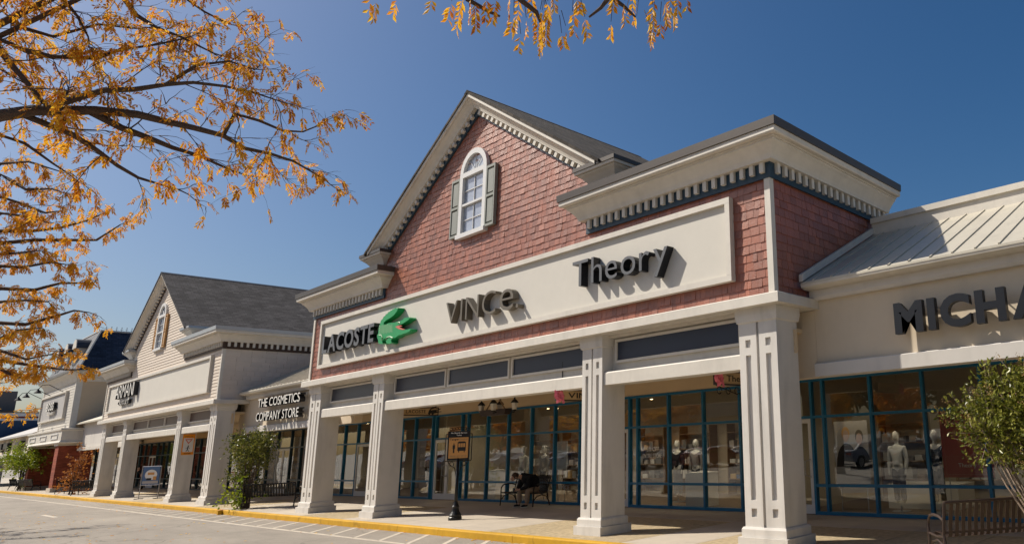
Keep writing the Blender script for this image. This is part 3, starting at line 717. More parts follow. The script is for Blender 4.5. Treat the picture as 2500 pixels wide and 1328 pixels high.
def link_store(label, x0, x1, xs, doors, fm, wall, wallz0=2.87, room=None, trimm='stucco', lamps=6, skip=()):
    T = thing('beige_store', label, 'store', ((x0 + x1) / 2, 11.05, 0))
    MB().box(x0 + .02, x1 - .02, 11.05, 11.35, 3.10, 4.42).build('wall', wall, T)
    MB().sweep([(-.35, wallz0), (.06, wallz0), (.06, 3.10), (.04, 3.115), (-.35, 3.115)], [(x0 + .02, 11.0), (x1 - .02, 11.0)]).build('beam', trimm, T)
    MB().sweep([(0, 4.28), (.10, 4.28), (.14, 4.33), (.14, 4.46), (0, 4.46)], [(x0 + .02, 11.04), (x1 - .02, 11.04)]).build('eave_board', trimm, T)
    MB().sweep([(-.3, 4.462), (.30, 4.462), (.40, 4.50), (.42, 4.565), (-.3, 4.60)], [(x0 + .02, 11.04), (x1 - .02, 11.04)]).build('gutter', 'trim', T)
    ye, ze, yt, zt = 10.62, 4.585, 13.6, 6.10
    MB().add([(x0 + .03, ye, ze), (x1 - .03, ye, ze), (x1 - .03, yt, zt), (x0 + .03, yt, zt), (x0 + .03, ye, ze - .04), (x1 - .03, ye, ze - .04), (x1 - .03, yt, zt - .04), (x0 + .03, yt, zt - .04)],
             [(0, 1, 2, 3), (7, 6, 5, 4), (0, 4, 5, 1), (1, 5, 6, 2), (2, 6, 7, 3), (3, 7, 4, 0)]).build('roof', 'seam_metal', T)
    d = Vector((0, yt - ye, zt - ze)); nrm = Vector((0, -d.z, d.y)).normalized() * .022
    sm = MB(); A = Vector((0, 0, 0)); 
    vs = []
    for q in (Vector((0, 0, 0)), d * .995):
        for px in (-.012, .012): vs += [(px, q.y, q.z), (px, q.y + nrm.y, q.z + nrm.z)]
    sm.add(vs, [(0, 1, 3, 2), (4, 6, 7, 5), (1, 5, 7, 3), (0, 4, 5, 1), (2, 3, 7, 6)])
    me = sm.mesh('roof_seam', 'seam_metal')
    x = x1 - .07 if x1 < -20 else x0 + .31
    while x0 < x < x1:
        inst('roof_seam', me, (x, ye, ze + .001), T); x += .38 if x1 > -20 else -.38
    MB().box(x0 + .03, x1 - .03, yt + .002, yt + .25, 5.9, 6.36).build('parapet', 'trim', T)
    MB().sweep([(-.3, 6.362), (.05, 6.362), (.05, 6.49), (-.3, 6.50)], [(x0 + .03, yt), (x1 - .03, yt)]).build('parapet_cap', 'trim', T)
    MB().box(x0 + .02, x1 - .02, 11.36, GY + .25, 3.45, 3.52).build('arcade_ceiling', 'soffit', T)
    MB().box(x0 + .02, x1 - .02, GY - .02, GY + .2, 3.17, 3.45).build('shop_front_wall', 'soffit', T)
    mullion_system(T, xs, fm=fm, doors=doors, skip=skip)
    shop_room(T, *(room or (x0, x1)), lamps=lamps)
    return T
mk = link_store('beige stucco store with pale standing seam roof beside the red store', -7.10, 9.0, [-7.95, -6.65, -5.35, -4.05, -2.75, -1.45, -.15, 1.15, 2.45, 3.75, 5.05, 6.35, 7.65, 8.95], (), 'frame_blue', 'beige_wall', lamps=14, room=(-10.5, 9.0), skip=(-7.95,))
cs_ = link_store('beige stucco link store between the red and cream gabled stores', -36.60, -27.25, [-36.55, -35.2, -33.9, -32.6, -31.3, -29.93, -28.76, -27.41], ((-33.9, -32.6, 1),), 'frame_blue', 'beige_wall', lamps=6)
for a_, b_, T_ in ((-8.05, -7.085, mk), (-27.245, -26.2, cs_), (-37.6, -36.585, cs_)): MB().box(a_, b_, 11.055, 11.345, 2.87, 4.116).build('wall_return', 'beige_wall', T_)
# flashing up the red wall above the metal roof
MB().add([(-7.09, 10.6, 4.60), (-7.02, 10.6, 4.60), (-7.02, 13.6, 6.14), (-7.09, 13.6, 6.14), (-7.09, 10.6, 4.74), (-7.02, 10.6, 4.74), (-7.02, 13.6, 6.28), (-7.09, 13.6, 6.28)],
         [(0, 3, 2, 1), (4, 5, 6, 7), (0, 1, 5, 4), (1, 2, 6, 5), (2, 3, 7, 6), (3, 0, 4, 7)]).build('roof_flashing', 'trim', mk)
#@@PART2
# ------------------------------------------------------------------ mansard store
def mansard_store():
    T = thing('mansard_store', 'tan store with slate mansard roof and brick piers', 'store', (-76.7, 10.5, 0))
    x0, x1, y0, y1 = -83.0, -70.45, 10.5, 20
    MB().box(x0, x1, y0, y1, 4.35, 8.0).build('wall', 'boss_wall', T)
    z = 4.45
    while z < 7.75:                                   # clapboards on the street face
        MB().add([(x0 + .25, y0 - .028, z), (x1 - .25, y0 - .028, z), (x1 - .25, y0 - .002, z + .21), (x0 + .25, y0 - .002, z + .21)], [(0, 1, 2, 3)]).build('clapboard', 'trim', T); z += .2
    for a, b in ((x0 - .02, x0 + .27), (x1 - .27, x1 + .02)): MB().box(a, b, y0 - .05, y0 + .3, 4.36, 7.75).build('corner_board', 'trim', T)
    path = [(x0, y1), (x0, y0), (x1, y0), (x1, y1)]
    C = MB().sweep([(0, 7.75), (.06, 7.75), (.08, 7.9), (.16, 8.1), (.34, 8.3), (.42, 8.36), (.42, 8.45), (0, 8.45)], path).build('cornice', 'trim', T)
    MB().sweep([(0, 8.452), (.5, 8.452), (.55, 8.56), (0, 8.62)], path).build('gutter', 'cap_grey', C)
    bm = MB().box(0, .32, -.09, .09, 0, .36).mesh('bracket', 'trim')
    for k in range(8): inst('bracket', bm, (x1 + .02, y0 + .5 + k * .62, 7.98), C)
    # mansard roof
    zt, i_f, i_s, zr = 11.75, 1.08, 1.75, 8.6
    lo = [(x0 - .1, y0 - .1, zr), (x1 + .1, y0 - .1, zr), (x1 + .1, y1, zr), (x0 - .1, y1, zr)]
    hi = [(x0 + i_s, y0 + i_f, zt), (x1 - i_s, y0 + i_f, zt), (x1 - i_s, y1 - 2, zt), (x0 + i_s, y1 - 2, zt)]
    RF = MB().add(lo + hi, [(1, 2, 6, 5), (2, 3, 7, 6), (3, 0, 4, 7), (4, 5, 6, 7)]).add(lo + hi, [(0, 1, 5, 4)], 1).build('roof', ['slate_rows', 'slate_front'], T)
    MB().tube([lo[1], hi[1]], .09, 6).build('hip_cap', 'trim', RF); MB().tube([hi[0], hi[1], hi[2]], .08, 6).build('ridge_cap', 'grey_panel', RF)
    q = MB()
    for k in range(26):
        y = hi[1][1] + .3 + k * .3
        for dx, dz in ((0, 0), (.0, .0)): q.tube([(hi[1][0], y, zt + .07), (hi[1][0], y, zt + .34)], .014, 4)
        q.tube([(hi[1][0], y - .1, zt + .17), (hi[1][0], y + .1, zt + .17)], .014, 4); q.ell((hi[1][0], y, zt + .33), (.035, .035, .05), 6, 4)
    q.build('roof_cresting', 'cap_grey', RF)
    for xc in (-80.2, -76.7, -73.6):
        yf = y0 + .12; wd = .62
        D = MB().box(xc - wd, xc + wd, yf, yf + 1.5, 8.62, 10.45).build('dormer', 'trim', RF)
        n = 10; vs = [(xc + (wd + .12) * math.cos(math.pi * k / n), yf - .12, 10.45 + (wd + .12) * math.sin(math.pi * k / n)) for k in range(n + 1)]
        MB().poly_extrude(vs, (0, 2.2, 0)).build('dormer_roof', 'slate', D)
        vs = [(xc + (wd + .06) * math.cos(math.pi * k / n), yf - .16, 10.45 + (wd + .06) * math.sin(math.pi * k / n)) for k in range(n + 1)]
        MB().poly_extrude(vs, (0, .05, 0)).build('dormer_arch', 'trim', D)
        MB().box(xc - .42, xc + .42, yf - .025, yf + .01, 9.0, 10.75).build('pane', 'gable_glass', D)
        f = MB().box(xc - .5, xc - .42, yf - .06, yf + .0, 8.9, 10.8).box(xc + .42, xc + .5, yf - .06, yf + .0, 8.9, 10.8).box(xc - .42, xc + .42, yf - .06, yf, 8.9, 9.0).box(xc - .42, xc + .42, yf - .055, yf, 9.85, 9.92).box(xc - .02, xc + .02, yf - .05, yf, 9.0, 10.75)
        f.build('sash', 'white_paint', D)
    # sign board
    a, b, c, d = -82.2, -72.75, 5.32, 7.1
    B = MB().box(a, b, y0 - .10, y0 - .03, c, d).build('sign_board', 'grey_panel', T)
    for e in ((a - .12, b + .12, d, d + .12), (a - .12, b + .12, c - .12, c), (a - .12, a, c, d), (b, b + .12, c, d)): MB().box(e[0], e[1], y0 - .2, y0 - .02, e[2], e[3]).build('board_frame', 'trim', B)
    # porch band and piers
    MB().sweep([(0, 3.35), (.45, 3.35), (.5, 3.42), (.42, 3.55), (.42, 4.2), (.5, 4.28), (.5, 4.40), (0, 4.44)], path).build('porch_band', 'trim', T)
    pm = MB()
    for k in range(3):
        xc = -81.2 + k * 4.4; f = MB()
        e = .1; p0, p1 = xc - 1.2, xc + 1.2; yy = y0 - .42
        for q in ((p0, p1, 4.0, 4.06), (p0, p1, 3.68, 3.74), (p0, p0 + .07, 3.742, 3.998), (p1 - .07, p1, 3.742, 3.998)): f.box(q[0], q[1], yy - .045, yy + .01, q[2], q[3])
        f.build('band_panel', 'white_paint', T)
    for xc in (-82.3, -71.7):
        P = MB().box(xc - .62, xc + .62, y0 - .3, y0 + 1.6, .28, 3.2).build('brick_pier', 'brick', T)
        MB().box(xc - .72, xc + .72, y0 - .4, y0 + 1.7, 0, .28).build('pier_plinth', 'concrete', P); MB().box(xc - .7, xc + .7, y0 - .38, y0 + 1.68, 3.2, 3.35).build('pier_cap', 'trim', P)
    MB().box(x0, x1, y0, GY + .2, 3.4, 3.5).build('arcade_ceiling', 'soffit', T)
    MB().box(x0 - 2, x1 + 1, GY - .02, GY + .2, 3.17, 3.6).build('shop_front_wall', 'soffit', T)
    mullion_system(T, [-83.5, -82, -80.5, -79, -77.5, -75.6, -74.1, -72.6, -71.1, -70.0], fm='frame_dark', doors=((-77.5, -75.6, 2),)); shop_room(T, -83.5, -70, lamps=4)
    letters(B, 'BOSS', (-78.65, y0 - .32, 6.0), (1, 0, 0), 2.9, .55, .2, 'letter_white', .03, side='letter_black')
    letters(B, 'OUTLET', (-78.5, y0 - .26, 5.68), (1, 0, 0), 2.5, .16, .12, 'letter_white', .02, separate=False, name='small_lettering')
    # gooseneck lamps
    for xc in (-83.0, -79.2, -74.3):
        yy = y0 - .1
        L_ = MB().tube([(xc, yy, 7.25), (xc, yy - .45, 7.5), (xc, yy - .85, 7.75), (xc, yy - 1.2, 7.7), (xc, yy - 1.38, 7.4)], .025, 6).build('gooseneck_lamp', 'black_metal', T)
        MB().lathe((xc, yy - 1.38, 7.1), [(.22, 0), (.2, .06), (.08, .22), (.04, .32)], 10).build('lamp_shade', 'black_metal', L_)
    return T
mansard_store()

# stucco link between mansard store and cream store
T = thing('link_store', 'narrow stucco link store between cream store and brick piers', 'store', (-63.8, 11.2, 0))
MB().box(-70.4, -57.3, 11.2, 11.6, 3.0, 4.75).build('wall', 'stucco', T)
MB().sweep([(-.4, 2.8), (.08, 2.8), (.08, 3.02), (-.4, 3.04)], [(-70.4, 11.15), (-57.3, 11.15)]).build('beam', 'trim', T)
MB().add([(-70.4, 10.8, 4.72), (-57.3, 10.8, 4.72), (-57.3, 13.6, 6.0), (-70.4, 13.6, 6.0), (-70.4, 10.8, 4.62), (-57.3, 10.8, 4.62), (-57.3, 13.6, 5.9), (-70.4, 13.6, 5.9)], [(0, 1, 2, 3), (7, 6, 5, 4), (0, 4, 5, 1), (1, 5, 6, 2), (3, 7, 4, 0), (2, 6, 7, 3)]).build('roof', 'seam_metal', T)
MB().box(-70.4, -57.3, 11.6, GY + .25, 3.45, 3.5).build('arcade_ceiling', 'soffit', T); MB().box(-70.0, -57.3, GY - .02, GY + .2, 3.17, 3.45).build('shop_front_wall', 'soffit', T)
mullion_system(T, [-69.9, -68.6, -67.3, -65.5, -64.2, -62.9, -61.6, -60.3, -59, -57.4], fm='frame_dark', doors=((-67.3, -65.5, 2),)); shop_room(T, -69.95, -57.3, lamps=4)

# far stores
T = thing('far_store', 'low cream store with small dark sign boxes past the brick piers', 'store', (-105, 10.8, 0))
MB().box(-128, -83.7, 10.8, 11.4, 3.1, 4.6).build('wall', 'beige_wall', T)
MB().sweep([(-.4, 2.75), (.1, 2.75), (.1, 3.1), (-.4, 3.12)], [(-128, 10.75), (-83.7, 10.75)]).build('beam', 'trim', T)
MB().add([(-128, 10.3, 4.55), (-83.7, 10.3, 4.55), (-83.7, 14.5, 6.3), (-128, 14.5, 6.3), (-128, 10.3, 4.4), (-83.7, 10.3, 4.4), (-83.7, 14.5, 6.15), (-128, 14.5, 6.15)], [(0, 1, 2, 3), (7, 6, 5, 4), (0, 4, 5, 1), (1, 5, 6, 2), (3, 7, 4, 0), (2, 6, 7, 3)]).build('roof', 'grey_panel', T)
MB().box(-128, -83.7, 11.4, GY + .25, 3.3, 3.4).build('arcade_ceiling', 'soffit', T)
mullion_system(T, [-84.5 - 1.6 * k for k in range(24)][::-1], fm='frame_dark'); shop_room(T, -124, -83.6, lamps=4)
for px, s in ((5, 1.0), (18, 1.2), (50, 1.5)):
    p = WY(px, 1097 if px < 40 else 1086, 10.7)
    MB().box(p.x - s, p.x + s, 10.5, 10.79, 3.55, 4.1).build('sign_box', 'letter_black', T); MB().box(p.x - .5 * s, p.x + .5 * s, 10.6, 10.79, 3.3, 3.45).build('sign_box', 'letter_black', T)
T = thing('blue_store', 'dark blue store with white and maroon cornice bands', 'store', (-116, 20, 0))
X = -110
MB().box(X - 14, X, 9.2, 30, 2.9, 6.7).build('wall', 'blue_wall', T)
for z0, z1, m, o_ in ((6.7, 6.95, 'white_paint', .06), (6.95, 7.15, 'maroon', .02), (7.15, 7.5, 'white_paint', .1), (7.5, 7.6, 'cap_brown', .15)): MB().box(X - 14, X + o_, 9.1, 30, z0, z1).build('cornice_band', m, T)
MB().box(X - 12, X - 2, 5.5, 12.05, 7.6, 9.95).build('roof_screen', 'grey_wall', T)
for k in range(3): MB().box(X - 1, X, 11 + k * 5, 11.8 + k * 5, 0, 2.9).build('pier', 'stucco', T)

# ================================================================== SIGN LETTERING
def sign(name, label, group=None): return thing(name, label, 'sign', (0, 0, 0), group)
S1 = thing('sign_lettering', 'dark grey block letters on board next to green crocodile', 'sign', (-23.9, 9.7, 5.1), 'raised letters on the store boards')
letters(S1, 'LACOSTE', (-25.72, 9.66, 5.13), (1, 0, 0), 3.68, .53, .20, 'letter_grey', .028, side='letter_black', gap=.07)
S2 = thing('sign_lettering', 'thin bronze letters in the middle of the long white board', 'sign', (-16.3, 9.7, 5.1), 'raised letters on the store boards')
letters(S2, 'VINC', (-17.95, 9.69, 5.10), (1, 0, 0), 2.35, .60, .17, 'letter_bronze', -.012, gap=.16)
letters(S2, 'e', (-15.42, 9.69, 5.10), (1, 0, 0), .58, .80, .17, 'letter_bronze', -.008); letters(S2, '.', (-14.72, 9.69, 5.10), (1, 0, 0), .09, .60, .17, 'letter_bronze', .0)
S3 = thing('sign_lettering', 'charcoal upper and lower case letters at end of long board', 'sign', (-11.1, 9.7, 5.2), 'raised letters on the store boards')
letters(S3, 'Theory', (-12.55, 9.67, 5.235), (1, 0, 0), 2.98, .585, .19, 'letter_grey', -.004, gap=.12, side='letter_black')
S4 = thing('sign_lettering', 'large black block letters standing off the beige stucco wall', 'sign', (-3.5, 10.8, 3.5), 'raised letters on the store boards')
letters(S4, 'MICHAEL', (-5.32, 10.78, 3.46), (1, 0, 0), 3.42, .465, .12, 'letter_black', .045, gap=.12)
for k in range(6): MB().tube([(-5.1 + .52 * k, 10.9, 3.8), (-5.1 + .52 * k, 11.06, 3.8)], .012, 5).build('stand_off', 'rim', S4)
S5 = thing('sign_lettering', 'white two line letters with black sides on beige link store', 'sign', (-33.6, 10.7, 3.3), 'raised letters on the store boards')
letters(S5, 'THE COSMETICS', (-34.45, 10.72, 3.84), (1, 0, 0), 4.30, .34, .20, 'letter_white', .004, side='letter_black', gap=.08, space=.28)
letters(S5, 'COMPANY STORE', (-34.50, 10.72, 3.28), (1, 0, 0), 4.35, .34, .20, 'letter_white', .004, side='letter_black', gap=.08, space=.28)
for k in range(5): MB().tube([(-34.0 + .85 * k, 10.88, 4.0), (-34.0 + .85 * k, 11.06, 4.0)], .012, 5).build('stand_off', 'rim', S5)
S6 = thing('sign_lettering', 'tall white letters with dark sides on cream clapboard store', 'sign', (-51.7, 9.7, 5.3), 'raised letters on the store boards')
letters(S6, 'ARMANI', (-53.62, 9.66, 5.36), (1, 0, 0), 3.9, .72, .2, 'letter_white', -.004, side='letter_black', gap=.06)
letters(S6, 'OUTLET', (-53.0, 9.70, 4.98), (1, 0, 0), 2.4, .22, .15, 'letter_white', .0, side='letter_black', gap=.1)
# crocodile
Z = lambda x, y: (700 + x / 5.107, 700 + y / 5.107)
def P2(x, y, Y=9.66): p = WY(*Z(x, y), Y); return (p.x, Y, p.z)
body = [(1390, 262), (1362, 270), (1350, 264), (1338, 280), (1322, 276), (1312, 294), (1296, 292), (1284, 312), (1268, 312), (1256, 336), (1240, 338), (1226, 362), (1208, 372), (1196, 400), (1176, 418), (1164, 458), (1150, 500), (1143, 552),
        (1140, 585), (1126, 604), (1130, 640), (1140, 668), (1142, 704), (1172, 714), (1196, 702), (1190, 680), (1204, 652), (1232, 640), (1244, 652), (1236, 684), (1250, 708), (1286, 710), (1308, 694), (1298, 668), (1318, 640),
        (1352, 634), (1395, 604), (1440, 590), (1490, 575), (1534, 552), (1546, 528), (1530, 522), (1500, 532), (1452, 528), (1405, 520), (1368, 502), (1392, 478), (1436, 464), (1478, 438), (1516, 412), (1534, 394), (1524, 380), (1490, 388), (1468, 384), (1452, 402), (1425, 424), (1385, 432), (1345, 446), (1300, 446), (1260, 454), (1232, 474), (1212, 474), (1208, 448), (1240, 416), (1290, 388), (1336, 352), (1372, 306)]
CR = thing('crocodile_emblem', 'green crocodile emblem with open red mouth on white board', 'sign', (-20.9, 9.7, 5.0))
MB().poly_extrude([P2(*p) for p in body], (0, .2, 0)).build('crocodile_body', 'croc_green', CR)
MB().poly_extrude([P2(x, y, 9.653) for x, y in [(1352, 500), (1380, 486), (1420, 480), (1440, 492), (1400, 500), (1440, 520), (1480, 530), (1440, 536), (1395, 526)]], (0, .006, 0)).build('mouth', 'croc_red', CR)
q = MB(); rr = random.Random(2)
for k in range(10):
    for j in range(4):
        x = 1158 + k * 17; y = 490 - k * 3 + j * 27 + (k % 2) * 13
        if y < 470 - (k < 3) * 0 and k > 2: continue
        c = P2(x, y, 9.652); r = .026
        q.add([(c[0] - r, c[1], c[2]), (c[0], c[1], c[2] - r), (c[0] + r, c[1], c[2]), (c[0], c[1], c[2] + r)], [(0, 1, 2, 3)])
q.build('scale_marks', 'croc_pale', CR)
for pts in ([(1150, 600), (1180, 604), (1192, 630), (1180, 668)], [(1236, 655), (1250, 628), (1290, 620), (1320, 636)], [(1385, 446), (1400, 440), (1412, 450)]): MB().tube([P2(x, y, 9.652) for x, y in pts], .014, 5).build('outline_mark', 'croc_pale', CR)

# ================================================================== BLADE SIGNS, LANTERN
def ribbon(parent, c, s):
    rr = random.Random(4); mb = MB()
    for k in range(9):
        a = R(40 * k + rr.uniform(-15, 15)); ux = Vector((0, math.cos(a), math.sin(a))); d = .16 * s * rr.uniform(.8, 1.15); px = Vector((.06 * s, 0, 0)); w_ = Vector((0, -math.sin(a), math.cos(a))) * .055 * s
        p0 = Vector(c); p1 = p0 + ux * d * .6 + px; p2 = p0 + ux * d; p3 = p0 + ux * d * .5 - px * .4
        mb.add([p0 - w_ * .4, p0 + w_ * .4, p1 + w_, p1 - w_, p2 + w_, p2 - w_, p3 + w_ * .7, p3 - w_ * .7], [(0, 1, 2, 3), (3, 2, 4, 5), (5, 4, 6, 7), (7, 6, 1, 0)])
    for dx in (-.04, .05):
        p = Vector(c); mb.add([p + Vector((.03, dx - .04, 0)), p + Vector((.03, dx + .04, 0)), p + Vector((.05, dx * 2 + .03, -.2 * s)), p + Vector((.05, dx * 2 - .03, -.22 * s))], [(0, 1, 2, 3)])
    mb.build('ribbon_bow', 'ribbon_pink', parent)
def blade(label, X, ya, yb, za, zb, txt, tw, th, bow=False, croc=False, scroll=False):
    T = thing('blade_sign', label, 'sign', (X, (ya + yb) / 2, za), 'blade signs hung under the arcade')
    B = MB().box(X - .03, X + .03, ya, yb, za, zb).build('sign_panel', 'wood_sign', T)
    e = .025
    MB().box(X - .045, X + .045, ya - e, yb + e, zb, zb + e).box(X - .045, X + .045, ya - e, yb + e, za - e, za).box(X - .045, X + .045, ya - e, ya, za, zb).box(X - .045, X + .045, yb, yb + e, za, zb).build('sign_edge', 'bench_brown', B)
    for y in (ya + .15, yb - .15): MB().tube([(X, y, zb + e), (X, y, 3.73)], .012, 5).build('hanger_rod', 'black_metal', T)
    letters(T, txt, (X + .034, ya + .12 + (.18 if bow else 0), za + (zb - za - th) / 2), (0, 1, 0), tw, th, .006, 'ink', .012, separate=False, name='lettering')
    if croc:
        s = .42 / 400; oy = ya + .12 + tw + .08; oz = za + (zb - za) / 2 - .10
        MB().poly_extrude([(X + .034, oy + (p[0] - 1130) * s, oz + (712 - p[1]) * s * .55) for p in body], (-.004, 0, 0)).build('emblem', 'ink', T)
    if scroll:
        m = MB()
        for k in range(5):
            y = ya + .1 + k * (yb - ya - .2) / 4; m.tube([(X, y + .07 * math.cos(a_ / 10 * 6.28), za - .13 + .07 * math.sin(a_ / 10 * 6.28)) for a_ in range(10)], .01, 5)
        m.tube([(X, ya, za - .03), (X, (ya + yb) / 2, za - .2), (X, yb, za - .03)], .01, 5); m.build('scroll_bracket', 'black_metal', T)
    if bow: ribbon(T, (X + .06, ya + .02, (za + zb) / 2 + .0), .9)
blade('hanging tan blade sign with small crocodile under the arcade', -22.0, 10.65, 11.78, 2.93, 3.13, 'LACOSTE', .62, .095, croc=True)
blade('hanging tan blade sign with pink bow beside the slim fluted column', -13.6, 10.10, 11.55, 2.85, 3.06, 'VINCE.', 1.0, .12, bow=True)
blade('hanging tan blade sign with pink bow and iron scrolls below', -9.2, 10.6, 11.9, 2.90, 3.13, 'Theory', .85, .12, bow=True, scroll=True)
blade('plain hanging tan blade sign under the cream store arcade', -47.5, 11.2, 12.9, 2.95, 3.25, '-----', .6, .06)

LT = thing('lantern_cluster', 'black hanging fixture with wooden beam and iron lanterns', 'lamp', (-19.6, 12.3, 3.7))
c = Vector((-19.55, 12.3, 2.86))
MB().add([(c.x - .62, c.y - .1, c.z - .07), (c.x + .62, c.y - .1, c.z - .07), (c.x + .62, c.y + .1, c.z - .07), (c.x - .62, c.y + .1, c.z - .07), (c.x - .7, c.y - .12, c.z + .1), (c.x + .7, c.y - .12, c.z + .1), (c.x + .7, c.y + .12, c.z + .1), (c.x - .7, c.y + .12, c.z + .1)], [(0, 3, 2, 1), (4, 5, 6, 7), (0, 1, 5, 4), (1, 2, 6, 5), (2, 3, 7, 6), (3, 0, 4, 7)]).build('beam', 'bench_brown', LT)
MB().tube([(c.x, c.y, 3.72), (c.x, c.y, 3.38)], .03, 6).box(c.x - .14, c.x + .14, c.y - .05, c.y + .05, 3.33, 3.39).build('drop_rod', 'black_metal', LT)
for s in (-1, 1): MB().tube([(c.x + s * .08, c.y, 3.36), (c.x + s * .5, c.y, c.z + .09)], .022, 5).build('strut', 'shelf_wood', LT)
for dx, dy in ((-.78, .0), (.28, -.25), (.80, .12), (-.2, .28)):
    p = (c.x + dx, c.y + dy, c.z + .02)
    La = MB().tube([(c.x + dx * .75, c.y + dy * .3, c.z + .02), (c.x + dx, c.y + dy, c.z - .02), p], .016, 5).lathe(p, [(.05, 0), (.055, .02), (.075, .04)], 6).lathe((p[0], p[1], p[2] + .24), [(.12, 0), (.125, .015), (.06, .09), (.02, .12), (.03, .15), (.005, .20)], 6).build('lantern', 'black_metal', LT)
    MB().lathe((p[0], p[1], p[2] + .04), [(.07, 0), (.10, .20)], 6).build('lantern_glass', 'fixture_white', La)

# ================================================================== TROLLEY STOP SIGN
TS = thing('post_sign', 'black post sign with amber panel showing a trolley bus', 'sign', (-18.55, 10.6, 0))
px, py = -18.55, 10.6
MB().lathe((px, py, 0), [(.17, 0), (.17, .07), (.15, .09), (.155, .13), (.135, .16), (.10, .22), (.085, .30), (.10, .34), (.075, .38), (.055, .44), (.048, .47)], 14).build('post_base', 'black_metal', TS, smooth=False)
MB().lathe((px, py, .46), [(.045, 0), (.04, .3), (.04, 1.15)], 12).build('post', 'black_metal', TS, smooth=True)
un = Vector((.62, .785, 0)); nn = Vector((un.y, -un.x, 0))      # reading direction, facing direction
def tp(u, z, o_=0): q = Vector((px, py, 0)) + un * (u * .78) + nn * o_; return (q.x, q.y, z)
def tbox(mb, u0, u1, z0, z1, o0, o1, mi=0):
    mb.add([tp(u0, z0, o0), tp(u1, z0, o0), tp(u1, z1, o0), tp(u0, z1, o0), tp(u0, z0, o1), tp(u1, z0, o1), tp(u1, z1, o1), tp(u0, z1, o1)], [(0, 1, 2, 3), (5, 4, 7, 6), (4, 0, 3, 7), (1, 5, 6, 2), (3, 2, 6, 7), (4, 5, 1, 0)], mi); return mb
z0, z1 = 1.55, 2.36
PB = tbox(MB(), -.36, .36, z0, z1 - .04, -.03, .03).build('sign_panel', 'black_metal', TS)
tbox(MB(), -.315, .315, z0 + .05, z0 + .60, .031, .036).build('amber_panel', 'sign_gold', PB)
fm = MB()
for u in (-.43, .43): fm.tube([tp(u, z0 - .02), tp(u, z1 - .12)], .014, 5)
fm.tube([tp(-.43, z0 - .02), tp(.43, z0 - .02)], .014, 5); fm.tube([tp(-.43, z1 - .12), tp(-.36, z1 - .12)], .012, 4); fm.tube([tp(.43, z1 - .12), tp(.36, z1 - .12)], .012, 4)
for k in range(-3, 4):
    u = k * .09; fm.tube([tp(u + .05 * math.cos(a_ / 8 * 6.28), z1 + .01 + .035 * math.sin(a_ / 8 * 6.28) + .03 * (3 - abs(k)) / 3) for a_ in range(9)], .009, 4)
for s in (-1, 1):
    fm.tube([tp(s * .33, z0 - .03), tp(s * .26, z0 - .12), tp(s * .10, z0 - .20), tp(s * .04, z0 - .42)], .012, 5); fm.tube([tp(s * (.2 + .07 * math.cos(a_ / 8 * 6.28)), z0 - .10 + .06 * math.sin(a_ / 8 * 6.28)) for a_ in range(9)], .009, 4)
fm.build('iron_scrollwork', 'black_metal', TS)
def tl(txt, u, z, wd, h, m, bold=.01, o_=.039): letters(PB, txt, tp(u, z, o_), un, wd * .78, h, .003, m, bold, separate=False, name='lettering')
tl('No Shuttle Service', -.26, z0 + .705, .52, .035, 'letter_white', .02, .033); tl('Today', -.08, z0 + .645, .17, .033, 'letter_white', .02, .033)
tl('Tanger', -.29, z0 + .53, .30, .05, 'ink', .03); tl('Outlets', .02, z0 + .53, .27, .05, 'ink_grey', -.005); tl('TROLLEY STOP', -.27, z0 + .075, .55, .05, 'ink_grey', .005)
bus = MB(); o0, o1 = .0365, .040
for r in ((-.03, .24, .24, .285), (-.03, .24, .44, .475), (-.03, -.005, .285, .44), (.215, .24, .285, .44), (.06, .07, .34, .44), (.14, .15, .34, .44), (-.005, .215, .285, .34), (.0, .03, .20, .24), (.18, .21, .20, .24), (.0, .21, .475, .49)): tbox(bus, r[0], r[1], z0 + r[2], z0 + r[3], o0, o1)
for r in ((-.19, -.11, .30, .40), (-.175, -.125, .19, .30), (-.165, -.135, .405, .445)): tbox(bus, r[0], r[1], z0 + r[2], z0 + r[3], o0, o1)
bus.build('pictogram', 'ink', PB)

# yield sign on the cream store column
YS = thing('yield_sign', 'orange edged yield to pedestrian sign on cream store column', 'sign', (-41.55, 10.3, 2.1))
ysx = crm.location.x + 4.96 + .33 + .004
def yb_(y0, y1, z0, z1, x, m, nm, par): return MB().box(ysx + x, ysx + x + .004, y0, y1, z0, z1).build(nm, m, par)
PB2 = MB().box(ysx, ysx + .02, 10.12, 10.58, 2.08, 3.02).build('sign_panel', 'orange_sign', YS)
MB().box(ysx + .021, ysx + .025, 10.16, 10.54, 2.21, 2.84).build('white_field', 'white_paint', PB2)
MB().add([(ysx + .027, 10.20, 2.80), (ysx + .027, 10.50, 2.80), (ysx + .027, 10.35, 2.56)], [(0, 2, 1)]).build('yield_triangle', 'croc_red', PB2); MB().add([(ysx + .029, 10.27, 2.76), (ysx + .029, 10.43, 2.76), (ysx + .029, 10.35, 2.64)], [(0, 2, 1)]).build('triangle_centre', 'white_paint', PB2)
wk = MB().ell((ysx + .026, 10.36, 2.48), (.003, .025, .03), 8, 5)
for a, b, wd in (((10.35, 2.45), (10.34, 2.33), .03), ((10.34, 2.33), (10.29, 2.23), .018), ((10.34, 2.33), (10.40, 2.23), .018), ((10.35, 2.43), (10.27, 2.36), .013), ((10.35, 2.43), (10.42, 2.37), .013)): wk.tube([(ysx + .026, *a), (ysx + .026, *b)], wd * .6, 4)
wk.build('walking_figure', 'ink', PB2)
letters(PB2, 'STATE LAW', (ysx + .024, 10.20, 2.88), (0, 1, 0), .30, .06, .002, 'ink', .01, separate=False, name='lettering'); letters(PB2, 'WITHIN', (ysx + .024, 10.22, 2.11), (0, 1, 0), .26, .06, .002, 'ink', .01, separate=False, name='lettering')

